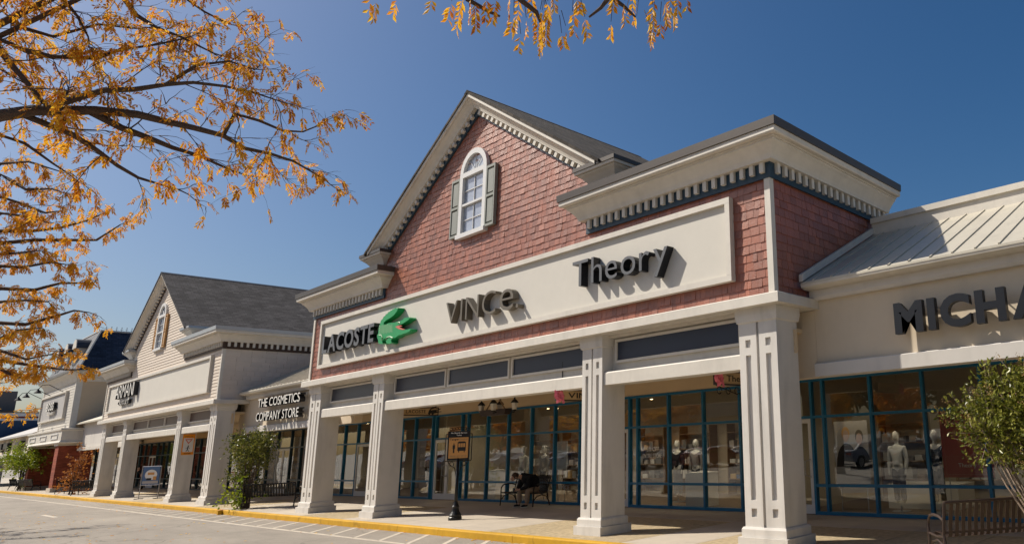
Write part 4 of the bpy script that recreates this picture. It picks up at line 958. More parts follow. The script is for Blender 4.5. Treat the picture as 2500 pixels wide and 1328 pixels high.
# poster easel before the cream store
ES = thing('poster_stand', 'metal poster stand with blue and yellow poster on pavement', 'sign', (-47.6, 10.3, 0))
eu = Vector((.75, .66, 0)); en = Vector((eu.y, -eu.x, 0)); eo = Vector((-47.9, 10.15, 0))
ep = lambda u, z, o_=0: tuple(eo + eu * u + en * o_ + Vector((0, 0, z)))
m = MB()
for u in (0, .92): m.tube([ep(u, 0), ep(u, 1.62)], .022, 6); m.tube([ep(u, .02, -.3), ep(u, .02, .3)], .02, 6)
m.tube([ep(0, .68), ep(.92, .68)], .02, 6); m.tube([ep(0, 1.6), ep(.92, 1.6)], .02, 6); m.build('stand_frame', 'rim', ES)
def epan(u0, u1, z0, z1, o0, o1): return MB().add([ep(u0, z0, o0), ep(u1, z0, o0), ep(u1, z1, o0), ep(u0, z1, o0), ep(u0, z0, o1), ep(u1, z0, o1), ep(u1, z1, o1), ep(u0, z1, o1)], [(3, 2, 1, 0), (4, 5, 6, 7), (0, 1, 5, 4), (1, 2, 6, 5), (2, 3, 7, 6), (3, 0, 4, 7)])
PO = epan(.05, .87, .72, 1.58, -.015, .015).build('poster', 'poster_blue', ES); epan(.08, .84, .75, .88, .016, .019).build('poster_band', 'poster_grey', PO)
q = MB()
for k in range(16): a_ = 6.283 * k / 16; q.v.append(ep(.46 + .30 * math.cos(a_), 1.18 + .26 * math.sin(a_), .02))
q.f.append(tuple(range(16))); q.mi.append(0); q.build('poster_disc', 'letter_white', PO)
epan(.26, .5, .92, 1.02, .021, .024).build('poster_shape', 'ink', PO); epan(.3, .62, 1.18, 1.3, .021, .024).build('poster_shape', 'sign_gold', PO); epan(.58, .74, .92, 1.1, .021, .024).build('poster_shape', 'sign_gold', PO)

# ================================================================== BENCHES
def bench_proto(label, m, group, width=1.8):
    T = thing('bench', label, 'bench', (0, 0, 0), group)
    h = width / 2
    # local: x along, front towards -y, origin under seat centre
    prof_b = [(.20, .40), (.235, .46), (.25, .56), (.285, .70), (.34, .845)]      # back curve (y,z)
    prof_s = [(-.25, .405), (-.20, .425), (-.05, .415), (.10, .395), (.20, .40)]
    def strip(prof, wd, th):
        b = MB(); n = len(prof)
        vs = []
        for (y, z) in prof: vs += [(-wd, y, z), (wd, y, z), (wd, y + th * .7, z - th), (-wd, y + th * .7, z - th)]
        fs = []
        for i in range(n - 1):
            a = 4 * i; c = a + 4
            for k in range(4): fs.append((a + k, a + (k + 1) % 4, c + (k + 1) % 4, c + k))
        fs += [(3, 2, 1, 0), tuple(4 * (n - 1) + k for k in range(4))]
        return b.add(vs, fs)
    ms = strip(prof_s + prof_b[1:], .028, .008).mesh('slat', m)
    n = int((width - .14) / .088)
    for k in range(n): inst('slat', ms, ((-h + .1) + k * (width - .2) / (n - 1), 0, 0), T)
    MB().tube([(-h, .335, .86), (h, .335, .86)], .022, 8).build('top_rail', m, T)
    MB().box(-h + .02, h - .02, .215, .235, .44, .47).build('back_rail', m, T)
    MB().box(-h + .02, h - .02, -.245, -.215, .375, .405).build('front_rail', m, T)
    for s in (-1, 1):
        x = s * h
        E = MB(); r = .022
        E.tube([(x, .335, .86), (x, .27, .62), (x, .225, .42), (x, .27, .20), (x, .33, .0)], r, 6)
        E.tube([(x, .25, .62), (x, .12, .66), (x, -.05, .67), (x, -.19, .645), (x, -.26, .57), (x, -.275, .45), (x, -.265, .30), (x, -.29, 0)], r, 6)
        E.tube([(x, -.25, .40), (x, .0, .385), (x, .225, .40)], .018, 6); E.tube([(x, -.265, .18), (x, -.15, .30), (x, .02, .34), (x, .20, .29), (x, .29, .14)], .016, 6)
        E.build('end_frame', m, T)
    return T
def place(T, loc, ang):
    T.location = loc; T.rotation_euler = (0, 0, ang)
b1 = bench_proto('brown slatted steel bench under the crape myrtle beside beige store', 'bench_brown', 'slatted benches on the pavement')
place(b1, (-3.83, 10.42, 0), R(48) + math.pi)
bp_ = bench_proto('black slatted bench with the hunched person sitting on it', 'bench_black', 'slatted benches on the pavement', 1.76)
def bcopy(label, loc, ang): c = copy_tree(bp_); c['label'] = label; place(c, loc, ang); return c
bcopy('black slatted bench between leafy green shrub and litter bin', (-31.3, 10.55, 0), R(48) + math.pi)
bcopy('black slatted bench beside rust coloured shrub, cream column side', (-60.5, 10.5, 0), R(48) + math.pi)
bcopy('black slatted bench between rust coloured shrub and brick pier', (-66.8, 10.6, 0), R(130))
bcopy('black slatted bench next to the far brick pier', (-80.2, 10.2, 0), R(20) + math.pi)
bcopy('black slatted bench beyond the small green street tree', (-87.5, 10.4, 0), R(-20) + math.pi)
place(bp_, (-20.38, 13.97, 0), 0)

TB = thing('litter_bin', 'dark ribbed litter bin behind black bench', 'bin', (-31.2, 11.9, 0))
c = (-31.2, 11.9, 0)
MB().lathe(c, [(.26, .03), (.29, .06), (.31, .86), (.30, .88)], 18).build('bin_body', 'bench_black', TB)
sm = MB().box(-.018, .018, -.008, .008, .05, .88).mesh('bin_slat', 'black_metal')
for k in range(22): a_ = 6.283 * k / 22; inst('bin_slat', sm, (c[0] + .315 * math.cos(a_), c[1] + .315 * math.sin(a_), 0), TB, rot=(0, 0, a_ + math.pi / 2))
MB().lathe(c, [(.34, .88), (.35, .92), (.28, .99), (.16, 1.02), (.15, .98), (.15, .90)], 18).build('bin_lid', 'bench_black', TB)

# ================================================================== PEOPLE
def skin_obj(name, verts, edges, radii, m, parent, sub=2, root=0):
    org = ORG[parent.name]; me = bpy.data.meshes.new(name); me.from_pydata([tuple(Vector(v) - org) for v in verts], edges, [])
    o = bpy.data.objects.new(name, me); COL.objects.link(o); o.parent = parent; ORG[o.name] = org
    me.materials.append(MATS[m]); 
    md = o.modifiers.new('skin', 'SKIN'); md.use_smooth_shade = True
    lay = me.skin_vertices[0] if me.skin_vertices else None
    for i, r in enumerate(radii):
        rr = r if isinstance(r, tuple) else (r, r); lay.data[i].radius = rr
    lay.data[root].use_root = True
    sb = o.modifiers.new('sub', 'SUBSURF'); sb.levels = sub; sb.render_levels = sub
    return o
def chain(name, pts, rad, m, parent, sub=2): return skin_obj(name, pts, [(i, i + 1) for i in range(len(pts) - 1)], rad, m, parent, sub)

PS = thing('person', 'seated person hunched over phone in black hoodie and khaki trousers', 'person', (-19.75, 13.95, 0))
hx, hy = -19.78, 13.98
hd = Vector((-19.93, 13.30, .93))
V = lambda *a: Vector(a)
# body (one continuous skinned figure, mostly under clothes)
bv = [V(hx, hy, .50), V(hx, hy - .08, .66), V(hx - .03, hy - .22, .82), V(hx - .06, hy - .38, .90), V(hx - .11, hy - .52, .92), hd,
      V(hx - .10, hy - .04, .50), V(hx - .20, hy - .46, .50), V(hx - .21, hy - .44, .10), V(hx - .21, hy - .58, .045),
      V(hx + .10, hy - .04, .50), V(hx + .22, hy - .46, .50), V(hx + .21, hy - .46, .10), V(hx + .21, hy - .60, .045),
      V(hx - .22, hy - .30, .88), V(hx - .25, hy - .44, .62), V(hx - .10, hy - .62, .54), V(hx - .06, hy - .68, .53),
      V(hx + .14, hy - .30, .88), V(hx + .20, hy - .46, .62), V(hx + .03, hy - .62, .54), V(hx - .01, hy - .68, .53)]
be = [(0, 1), (1, 2), (2, 3), (3, 4), (4, 5), (0, 6), (6, 7), (7, 8), (8, 9), (0, 10), (10, 11), (11, 12), (12, 13), (3, 14), (14, 15), (15, 16), (16, 17), (3, 18), (18, 19), (19, 20), (20, 21)]
br_ = [.13, .13, .14, .11, .06, .085, .09, .07, .045, .035, .09, .07, .045, .035, .07, .048, .035, .028, .07, .048, .035, .028]
BODY = skin_obj('body', bv, be, br_, 'skin', PS)
HD = skin_obj('hoodie', [bv[0] + V(0, .02, .02), bv[1], bv[2], bv[3], bv[4] + V(.01, .03, .0), bv[14], bv[15], bv[16], bv[18], bv[19], bv[20]], [(0, 1), (1, 2), (2, 3), (3, 4), (3, 5), (5, 6), (6, 7), (3, 8), (8, 9), (9, 10)], [(.19, .15), (.20, .17), (.22, .19), (.20, .175), .125, .11, .07, .05, .11, .075, .05], 'cloth_black', PS)
for k, s in ((6, -1), (10, 1)):
    skin_obj('trouser_leg', [bv[k] + V(0, .04, 0), bv[k + 1], bv[k + 2]], [(0, 1), (1, 2)], [.11, .088, .068], 'khaki', PS)
    f = bv[k + 3]; 
    SH = skin_obj('shoe', [bv[k + 2] + V(0, .02, -.03), V(f.x, f.y + .04, .055), V(f.x, f.y - .06, .045)], [(0, 1), (1, 2)], [.045, .048, .036], 'cloth_black', PS)
    MB().ell((f.x, f.y + .03, .018), (.052, .15, .02), 12, 5).build('shoe_sole', 'letter_white', SH)
hr = MB().ell((hd.x, hd.y + .02, hd.z + .025), (.098, .118, .105), 12, 8).build('hair', 'hair', PS, smooth=True)
face = MB().ell((hd.x - .01, hd.y - .06, hd.z - .045), (.066, .07, .085), 10, 8).ell((hd.x - .015, hd.y - .135, hd.z - .06), (.012, .018, .02), 6, 4).build('face', 'skin', PS, smooth=True)
for s in (-1, 1): MB().ell((hd.x + s * .085, hd.y - .01, hd.z - .03), (.015, .025, .035), 6, 5).build('ear', 'skin', PS, smooth=True)
for i_, hp in enumerate((bv[17], bv[21])):
    for k in range(5):
        a = hp + V((k - 2) * .016, -.01, .0); ln = (.045, .06, .065, .06, .05)[k]
        chain('finger', [a, a + V(.004, -ln * .6, -.008), a + V(.006 if i_ == 0 else -.006, -ln, -.035)], [.010, .009, .007], 'skin', PS, 1)
PH = tag(MB().box(hx - .075, hx + .005, hy - .79, hy - .775, .47, .60).build('phone', 'letter_black', None, origin=(hx - .03, hy - .78, .53)), 'small dark phone in the hands of seated person', 'phone')

def standing(label, base, facing, hgt=1.75, raised=True):
    T = thing('person', label, 'person', base); b = Vector(base); s = hgt / 1.75
    rot = Matrix.Rotation(facing, 3, 'Z'); L = lambda x, y, z: b + rot @ (V(x, y, z) * s)
    v = [L(0, 0, .95), L(0, 0, 1.15), L(0, .0, 1.38), L(0, -.01, 1.48), L(0, -.03, 1.62), L(-.09, 0, .9), L(-.10, -.01, .48), L(-.10, .02, .08), L(-.10, -.12, .04), L(.09, 0, .9), L(.10, -.02, .48), L(.11, 0, .08), L(.11, -.13, .04),
         L(-.19, 0, 1.40), L(-.27, -.10, 1.16), L(-.14, -.26, 1.32), L(-.06, -.24, 1.48), L(.19, 0, 1.40), L(.26, -.08, 1.15), L(.17, -.28, 1.25), L(.07, -.27, 1.42)]
    e = [(0, 1), (1, 2), (2, 3), (3, 4), (0, 5), (5, 6), (6, 7), (7, 8), (0, 9), (9, 10), (10, 11), (11, 12), (2, 13), (13, 14), (14, 15), (15, 16), (2, 17), (17, 18), (18, 19), (19, 20)]
    skin_obj('body', v, e, [.13, .125, .13, .055, .09, .085, .06, .045, .035, .085, .06, .045, .035, .07, .048, .038, .03, .07, .048, .038, .03], 'skin', T)
    skin_obj('jacket', [v[0], v[1], v[2], v[13], v[14], v[15], v[17], v[18], v[19]], [(0, 1), (1, 2), (2, 3), (3, 4), (4, 5), (2, 6), (6, 7), (7, 8)], [.165, .155, .16, .09, .065, .05, .09, .065, .05], 'cloth_black', T)
    for k in (5, 9): skin_obj('trouser_leg', [v[k] + V(0, 0, .05), v[k + 1], v[k + 2]], [(0, 1), (1, 2)], [.105, .08, .07], 'cloth_black', T)
    for k in (8, 12): skin_obj('shoe', [v[k - 1], v[k] + V(0, 0, .01)], [(0, 1)], [.05, .045], 'cloth_black', T)
    h = v[4]; MB().ell((h.x, h.y, h.z + .05), (.10 * s, .11 * s, .09 * s), 10, 7).build('hair', 'hair', T, smooth=True)
    for q in (v[16], v[20]):
        for k in range(5): a = q + V((k - 2) * .015, 0, 0); chain('finger', [a, a + V(0, -.03, .03), a + V(0, -.02, .06)], [.010, .009, .007], 'skin', T, 1)
    return T
standing('person in black standing before the cream store windows', (-61.6, 13.1, 0), R(-20))

# ================================================================== SHOP DISPLAY
def mannequin(label, x, y, top='cloth_white', leg='cloth_black', z0=.14, arms=True, cap=False, hgt=1.80):
    T = thing('mannequin', label, 'mannequin', (x, y, 0), 'mannequins in the shop windows')
    MB().lathe((x, y, .02), [(.22, 0), (.22, .015), (.02, .02), (.02, .13)], 12).build('stand', 'rim', T)
    s = (hgt - z0) / 1.72; L = lambda a, b, c: V(x + a * s, y + b * s, z0 + c * s)
    v = [L(0, 0, .92), L(0, 0, 1.10), L(0, 0, 1.33), L(0, 0, 1.45), L(0, -.01, 1.58), L(0, -.01, 1.66), L(-.085, 0, .86), L(-.085, -.01, .46), L(-.085, .0, .06), L(.085, 0, .86), L(.09, -.02, .46), L(.09, 0, .06), L(-.18, 0, 1.36), L(-.23, .01, 1.08), L(-.22, -.05, .84), L(-.21, -.07, .72), L(.18, 0, 1.36), L(.23, .01, 1.08), L(.22, -.05, .84), L(.21, -.07, .72)]
    e = [(0, 1), (1, 2), (2, 3), (3, 4), (4, 5), (0, 6), (6, 7), (7, 8), (0, 9), (9, 10), (10, 11), (2, 12), (12, 13), (13, 14), (14, 15), (2, 16), (16, 17), (17, 18), (18, 19)]
    skin_obj('body', v, e, [.11, .10, .115, .042, .075, .06, .08, .055, .035, .08, .055, .035, .055, .04, .03, .028, .055, .04, .03, .028], 'mannequin', T)
    MB().ell(v[4] + V(0, -.015, .05), (.078, .095, .125), 12, 9).build('head', 'mannequin', T, smooth=True)
    skin_obj('top', [v[0] + V(0, 0, -.04), v[1], v[2], v[12], v[13], v[14], v[16], v[17], v[18]], [(0, 1), (1, 2), (2, 3), (3, 4), (4, 5), (2, 6), (6, 7), (7, 8)], [.15, .13, .145, .075, .055, .045, .075, .055, .045], top, T)
    for k in (6, 9): skin_obj('trouser_leg', [v[k] + V(0, 0, .06), v[k + 1], v[k + 2] + V(0, 0, .05)], [(0, 1), (1, 2)], [.105, .08, .075], leg, T)
    if cap: MB().ell(v[5] + V(0, 0, .05), (.085, .095, .06), 10, 6).add([tuple(v[5] + V(a, -.06 - b, .03)) for a, b in ((-.07, 0), (.07, 0), (.06, .1), (-.06, .1))], [(0, 1, 2, 3)]).build('cap', 'cloth_white', T)
mannequin('mannequin in white zip jacket and black trousers', -7.86, 15.5, 'cloth_white')
mannequin('mannequin in long black coat behind the red poster', -6.85, 15.4, 'cloth_black')
mannequin('mannequin in black suit with white collar near column', -11.6, 15.7, 'cloth_black')
mannequin('mannequin in pale grey coat between two blue mullions', -14.55, 15.8, 'cloth_grey')
mannequin('mannequin in dark jacket behind percent off lettering', -15.5, 16.0, 'cloth_black', 'cloth_grey')
mannequin('mannequin in white top and cap beside bench', -22.4, 15.3, 'cloth_white', 'cloth_grey', cap=True)
mannequin('mannequin in grey top and cap above the seated person', -21.2, 15.3, 'cloth_grey', 'cloth_black', cap=True)
def block(label, x, y, w_, d, h, m, name='display_plinth'): tag(MB().box(x - w_, x + w_, y - d, y + d, .021, h).box(x - w_ - .01, x + w_ + .01, y - d - .01, y + d + .01, h, h + .03).build(name, m, None, origin=(x, y, 0)), label, 'plinth', 'display plinths in the shop windows')
block('pale square plinth left of the capped mannequins', -24.1, 15.4, .28, .28, 1.0, 'fixture_white'); block('pale plinth below the grey coat mannequin', -13.9, 15.3, .35, .3, .9, 'fixture_white'); block('low pale plinth behind the white jacket mannequin', -7.6, 16.6, .9, .5, .55, 'fixture_white'); block('pale plinth by the small white window card', -19.0, 15.5, .3, .3, .85, 'fixture_white')
block('tan low table inside the glass left of the slim column', -29.0, 15.6, .5, .4, .6, 'shelf_wood'); block('tan low table inside the double doors', -34.5, 15.6, .6, .4, .7, 'shelf_wood')
# posters
def poster(label, x0, x1, y, z0, z1, m): 
    T = thing('window_poster', label, 'poster', ((x0 + x1) / 2, y, z0), 'posters in the shop windows')
    MB().box(x0, x1, y, y + .02, z0, z1).build('poster_sheet', m, T); MB().box(x0 + .1, x0 + .12, y + .005, y + .015, .02, z0).box(x1 - .12, x1 - .1, y + .005, y + .015, .02, z0).build('poster_legs', 'rim', T); return T
P1 = poster('dark red poster with thin pink outline in beige store window', -6.50, -5.40, 14.95, .82, 2.22, 'poster_red')
letters(P1, 'BUY MORE', (-6.36, 14.945, 1.98), (1, 0, 0), .62, .085, .002, 'poster_pink', -.01, separate=False, name='lettering'); letters(P1, 'SAVE MORE', (-6.36, 14.945, 1.84), (1, 0, 0), .68, .085, .002, 'poster_pink', -.01, separate=False, name='lettering'); letters(P1, 'Theory', (-6.16, 14.945, 1.03), (1, 0, 0), .40, .085, .002, 'letter_white', .0, separate=False, name='lettering')
f = MB()
for a, b, c, d in ((-6.44, -5.46, 2.155, 2.165), (-6.44, -5.46, .875, .885), (-6.44, -6.43, .886, 2.154), (-5.47, -5.46, .886, 2.154), (-6.43, -5.47, 1.25, 1.257)): f.box(a, b, 14.944, 14.948, c, d)
f.build('outline', 'poster_pink', P1)
P3 = poster('large pale poster of two dark clothed people behind glass', -9.38, -8.45, 15.2, .60, 2.12, 'poster_grey')
for cxp, m, hm, dz in ((-9.05, 'skin', 'sign_gold', 0), (-8.68, 'skin', 'hair', -.08)):
    for pts, mm, yy in (([(cxp + .30 * math.cos(t), 1.05 + dz + .55 * math.sin(t)) for t in [k * math.pi / 10 for k in range(11)]], 'cloth_black', 15.196), ([(cxp + .115 * math.cos(t), 1.83 + dz + .16 * math.sin(t)) for t in [k * 6.283 / 16 for k in range(16)]], hm, 15.192), ([(cxp + .085 * math.cos(t), 1.77 + dz + .14 * math.sin(t)) for t in [k * 6.283 / 16 for k in range(16)]], m, 15.188)):
        MB().add([(a, yy, b) for a, b in pts], [tuple(range(len(pts)))]).build('poster_figure', mm, P3)
P4 = poster('small white card standing in window beside the slim column', -20.0, -19.45, 14.9, 1.05, 1.95, 'white_paint'); MB().box(-19.85, -19.6, 14.893, 14.898, 1.5, 1.53).box(-19.85, -19.6, 14.893, 14.898, 1.4, 1.43).build('print_lines', 'ink_grey', P4)
P5 = poster('red sale poster in the far low store window', -92.0, -90.0, 14.9, .9, 2.2, 'poster_red')
P6 = poster('blue poster inside the cream link shop window', -67.0, -65.8, 14.95, 1.0, 2.5, 'poster_blue')
# window lettering
wl = lambda txt, x, z, wd, h, m='letter_white': letters(red, txt, (x, GY - .001, z), (1, 0, 0), wd, h, .002, m, -.005, name='window_letter')
wl('5% OFF', -15.35, 1.55, .5, .12); wl('ENTIRE STORE', -15.52, 1.37, .78, .12); wl('VINCE.', -15.42, .46, .62, .12, 'grey_panel'); wl('VINCE.', -19.45, .46, .62, .12, 'grey_panel')

# ================================================================== VEGETATION
def rv(rr): 
    while True:
        v = Vector((rr.uniform(-1, 1), rr.uniform(-1, 1), rr.uniform(-1, 1)))
        if .05 < v.length < 1: return v.normalized()
def leaf_quad(mb, p, d, ln, n, wd):
    s = d.cross(n)
    if s.length < 1e-4: return
    s = s.normalized() * wd; n = n.normalized() * (wd * .5); m = p + d * (ln * .5)
    mb.add([p, m + s + n, p + d * ln, m - s + n], [(0, 1, 2), (0, 2, 3)])
def compound(mb, rr, p, d, ln, pairs, lw, fold=.6):
    """pinnate leaf: leaflets in pairs along a drooping rachis"""
    q = Vector(p); dd = d.normalized(); sd = dd.cross(rv(rr)).normalized()
    for i in range(pairs):
        dd = (dd + Vector((0, 0, -.10))).normalized(); q = q + dd * (ln / pairs); sd = (sd - dd * sd.dot(dd)).normalized(); nn_ = dd.cross(sd)
        for s in (-1, 1):
            if rr.random() < .12: continue
            ld = (dd * .75 + sd * s * .8 + Vector((0, 0, -.35)) + rv(rr) * .2).normalized()
            leaf_quad(mb, q, ld, lw * rr.uniform(2.0, 2.9), nn_ + rv(rr) * fold, lw * .42)
def branch_tree(name, label, base, trunk_r, fork, limbs, leafm, seed, twig=(.35, .9), dens=7, leaf=(.13, 7, .022), rad0=.06, tips=1.0, extra=None, group=None, kind_bark='bark'):
    rr = random.Random(seed)
    T = thing(name, label, 'tree', (base[0], base[1], -.15), group)
    b = Vector((base[0], base[1], -.15)); fk = Vector(fork)
    MB().tube([b + V(0, 0, -.3), b + V(0, 0, .15), b.lerp(fk, .5) + V(.05, .04, 0), fk], [trunk_r * 1.5, trunk_r * 1.15, trunk_r * .95, trunk_r * .8], 10).build('trunk', kind_bark, T, smooth=True)
    LM = MB(); TW = MB(); LF = MB()
    def grow_twig(p, d, ln, r, lvl):
        pts = [p]; q = p; n = 4
        for i in range(n):
            d = (d + rv(rr) * .28 + V(0, 0, .02 if lvl == 0 else -.06)).normalized(); q = q + d * ln / n; pts.append(q)
        TW.tube(pts, [r * (1 - .75 * i / n) for i in range(n + 1)], 4, False)
        if lvl < 1:
            for i in range(1, n + 1):
                for _ in range(rr.choice((1, 1, 2))): grow_twig(pts[i], (d + rv(rr) * .9).normalized(), ln * rr.uniform(.3, .6), r * .5, lvl + 1)
        k = max(1, int(ln * dens * (1.6 if lvl else 1)))
        for i in range(k):
            t = rr.random(); j = min(int(t * n), n - 1); pp = pts[j].lerp(pts[j + 1], t * n - j)
            for _ in range(rr.choice((1, 1, 2))):
                compound(LF, rr, pp, (d * .4 + rv(rr) * .8 + V(0, 0, -.55)).normalized(), leaf[0] * rr.uniform(.7, 1.2), leaf[1], leaf[2])
    for pts, r0, r1 in limbs:
        n = len(pts); P = [Vector(p) for p in pts]
        LM.tube(P, [r0 + (r1 - r0) * i / (n - 1) for i in range(n)], 7, True)
        tot = sum((P[i + 1] - P[i]).length for i in range(n - 1)); cnt = int(tot * 5.2 * tips)
        for c in range(cnt):
            t = (c + rr.random()) / cnt * tot; i = 0
            while i < n - 2 and t > (P[i + 1] - P[i]).length: t -= (P[i + 1] - P[i]).length; i += 1
            p = P[i].lerp(P[i + 1], min(1, t / max(1e-6, (P[i + 1] - P[i]).length))); ax = (P[i + 1] - P[i]).normalized()
            f = c / cnt; d = (ax * .55 + rv(rr) * .8); d.z *= .75; grow_twig(p, d.normalized(), rr.uniform(*twig) * (1 - .45 * f), max(.004, (r0 + (r1 - r0) * f) * .28), 0)
        grow_twig(P[-1], (P[-1] - P[-2]).normalized(), twig[0], r1, 0)
    o = LM.build('limbs', kind_bark, T, smooth=True)
    o = TW.build('twigs', kind_bark, T); o = LF.build('foliage', leafm, T); o['kind'] = 'stuff'
    return T
def limb_px(pts, D0, D1): return [tuple(WD(x, y, D0 + (D1 - D0) * i / (len(pts) - 1))) for i, (x, y) in enumerate(pts)]
# near tree
fk = (-8.0, -1.15, 2.9)
near = []
def nl(px, d0, d1, r0, r1, root=True): 
    p = limb_px(px, d0, d1)
    if root: p = [fk, tuple(Vector(fk).lerp(Vector(p[0]), .55) + V(0, 0, .15))] + p
    near.append((p, r0, r1))
nl([(0, 283), (84, 270), (169, 270), (236, 270), (337, 280), (405, 297), (472, 312), (544, 331), (599, 363), (658, 375), (717, 394), (772, 426)], 7.0, 6.6, .047, .006)
nl([(105, 268), (181, 243), (253, 221), (329, 219), (405, 207), (472, 202), (548, 211), (624, 228), (690, 250)], 6.95, 6.3, .026, .004, False)
nl([(0, 97), (63, 124), (127, 139), (236, 143), (295, 122), (380, 110), (450, 95)], 7.6, 7.0, .028, .005)
nl([(-20, 100), (25, 156), (55, 190), (105, 250)], 7.4, 7.0, .022, .014, False)
nl([(220, 272), (295, 312), (363, 337), (422, 361), (485, 380), (540, 405), (582, 422)], 6.9, 7.1, .028, .006, False)
nl([(60, 282), (177, 329), (236, 367), (287, 405), (337, 434), (380, 447), (440, 465)], 7.0, 7.4, .022, .006, False)
nl([(280, -80), (304, 0), (333, 38), (380, 67), (440, 90), (520, 130)], 7.8, 7.0, .03, .006)
nl([(130, -70), (156, 0), (190, 42), (215, 90)], 7.9, 7.4, .024, .006)
nl([(544, 331), (574, 278), (633, 295), (692, 320), (740, 322), (785, 304)], 6.75, 6.4, .016, .004, False)
nl([(380, -90), (430, -20), (500, 30), (560, 60)], 7.6, 7.2, .022, .005)
nl([(0, 25), (60, 70), (130, 90), (240, 60), (330, 70)], 7.9, 7.6, .025, .006)
nl([(405, 207), (480, 160), (560, 150), (620, 170)], 6.8, 6.5, .014, .004, False)
nl([(0, 330), (60, 350), (130, 400), (160, 420)], 7.6, 7.8, .02, .005)
nl([(-200, -60), (-60, -160), (120, -240)], 7.5, 7.5, .05, .01); near.append(([fk, (-9.5, -2.2, 4.6), (-10.6, -3.2, 5.2)], .06, .01)); near.append(([fk, (-7.4, -2.8, 4.8), (-6.2, -4.2, 5.8)], .06, .01))
branch_tree('honey_locust_tree', 'golden leaved tree with long dark limb reaching across sky', (-8.4, -1.5), .16, fk, near, 'leaf_gold', 11, dens=4.6, twig=(.25, .68), leaf=(.105, 8, .0142), tips=1.55, group='autumn trees along the road')
# second tree
fk = (-18.3, -1.1, 2.6); mid = []
def ml(px, d0=17.6, d1=16.2, r0=.05, r1=.008):
    p = limb_px(px, d0, d1); mid.append(([fk, tuple(Vector(fk).lerp(Vector(p[0]), .55) + V(0, 0, .3))] + p, r0, r1))
ml([(0, 425), (25, 440), (63, 463), (127, 461), (152, 470)]); ml([(0, 564), (76, 564), (148, 556), (211, 539), (261, 518)]); ml([(0, 594), (84, 586), (181, 586), (236, 586), (270, 564), (295, 548)])
ml([(0, 649), (51, 653), (127, 640), (156, 645)]); ml([(0, 704), (84, 708), (148, 691), (202, 691), (228, 691)]); ml([(0, 737), (63, 733), (118, 737)]); ml([(0, 788), (63, 792), (139, 771), (181, 758), (219, 763)])
ml([(0, 826), (50, 805), (100, 800)]); ml([(0, 855), (63, 877), (127, 864)]); ml([(0, 879), (84, 893), (160, 902), (215, 902)]); ml([(0, 480), (60, 500), (110, 520), (150, 515)]); ml([(0, 400), (70, 395), (150, 420)]); ml([(0, 620), (40, 618), (90, 612)]); ml([(0, 520), (60, 528), (120, 545)])
ml([(0, 900), (40, 922), (80, 915)])
mid.append(([fk, (-19.2, -2.8, 5.0), (-20.2, -4.2, 6.4)], .07, .01)); mid.append(([fk, (-17.2, -2.6, 5.0), (-16.2, -3.8, 6.6)], .07, .01))
branch_tree('honey_locust_tree', 'golden leaved tree with many level layered branches', (-18.6, -1.5), .17, fk, mid, 'leaf_amber', 12, dens=5.6, twig=(.22, .6), leaf=(.12, 7, .020), rad0=.05, tips=1.05, group='autumn trees along the road')
# third tree, mostly known from its shadow on the road
fk = (-35.6, -.6, 2.6); far = []; rr = random.Random(31)
for k in range(15):
    a = 6.283 * k / 15 + rr.uniform(-.2, .2); l = rr.uniform(3.4, 5.2); z = rr.uniform(3.2, 7.0); e = V(math.cos(a) * l, math.sin(a) * l, z - 2.6)
    f0 = Vector(fk); far.append(([fk, tuple(f0 + V(e.x * .3, e.y * .3, e.z * .55)), tuple(f0 + V(e.x * .65, e.y * .65, e.z * .85)), tuple(f0 + e)], .06, .01))
branch_tree('honey_locust_tree', 'golden leaved tree whose branches shade the far road', (-36, -1), .17, fk, far, 'leaf_amber', 13, dens=4.0, twig=(.4, .9), leaf=(.2, 3, .055), tips=.55, group='autumn trees along the road')
# overhanging branch tree
fk = (-2.75, -1.6, 3.1); ov = []; hub = WD(1330, -260, 4.3)
ov.append(([fk, tuple(Vector(fk).lerp(hub, .5) + V(0, 0, .55)), tuple(hub)], .06, .03))
def ol(px, d, r0=.02, r1=.006): ov.append(([tuple(hub)] + limb_px(px, d, d + .1), r0, r1))
branch_tree_o = []
T4 = branch_tree('honey_locust_tree', 'tree overhead with hanging rust and gold leaf sprays', (-2.9, -2.1), .14, fk, ov + [([fk, (-2.0, -2.6, 5.0), (-1.2, -3.4, 6.0)], .05, .01), ([fk, (-3.4, -3.2, 5.0), (-4.0, -4.2, 6.2)], .05, .01)], 'leaf_gold', 14, dens=3, twig=(.3, .5), leaf=(.12, 6, .022), tips=.6, group='autumn trees along the road')
rr = random.Random(9); tw = MB(); lf = MB()
for px, d in (([(1100, -90), (1142, 0), (1195, 30), (1221, 41)], 4.2), ([(1230, -90), (1270, 0), (1310, 31), (1316, 46), (1320, 59)], 4.0), ([(1500, -80), (1483, 0), (1467, 20), (1438, 43)], 4.0), ([(1440, -80), (1500, 0), (1523, 16), (1552, 43)], 4.1), ([(980, -90), (960, -40), (930, -10)], 4.3), ([(1600, -90), (1620, -40), (1640, -15)], 4.2)):
    p = [tuple(hub)] + limb_px(px, d, d); tw.tube(p, [.022 - .017 * i / (len(p) - 1) for i in range(len(p))], 6)
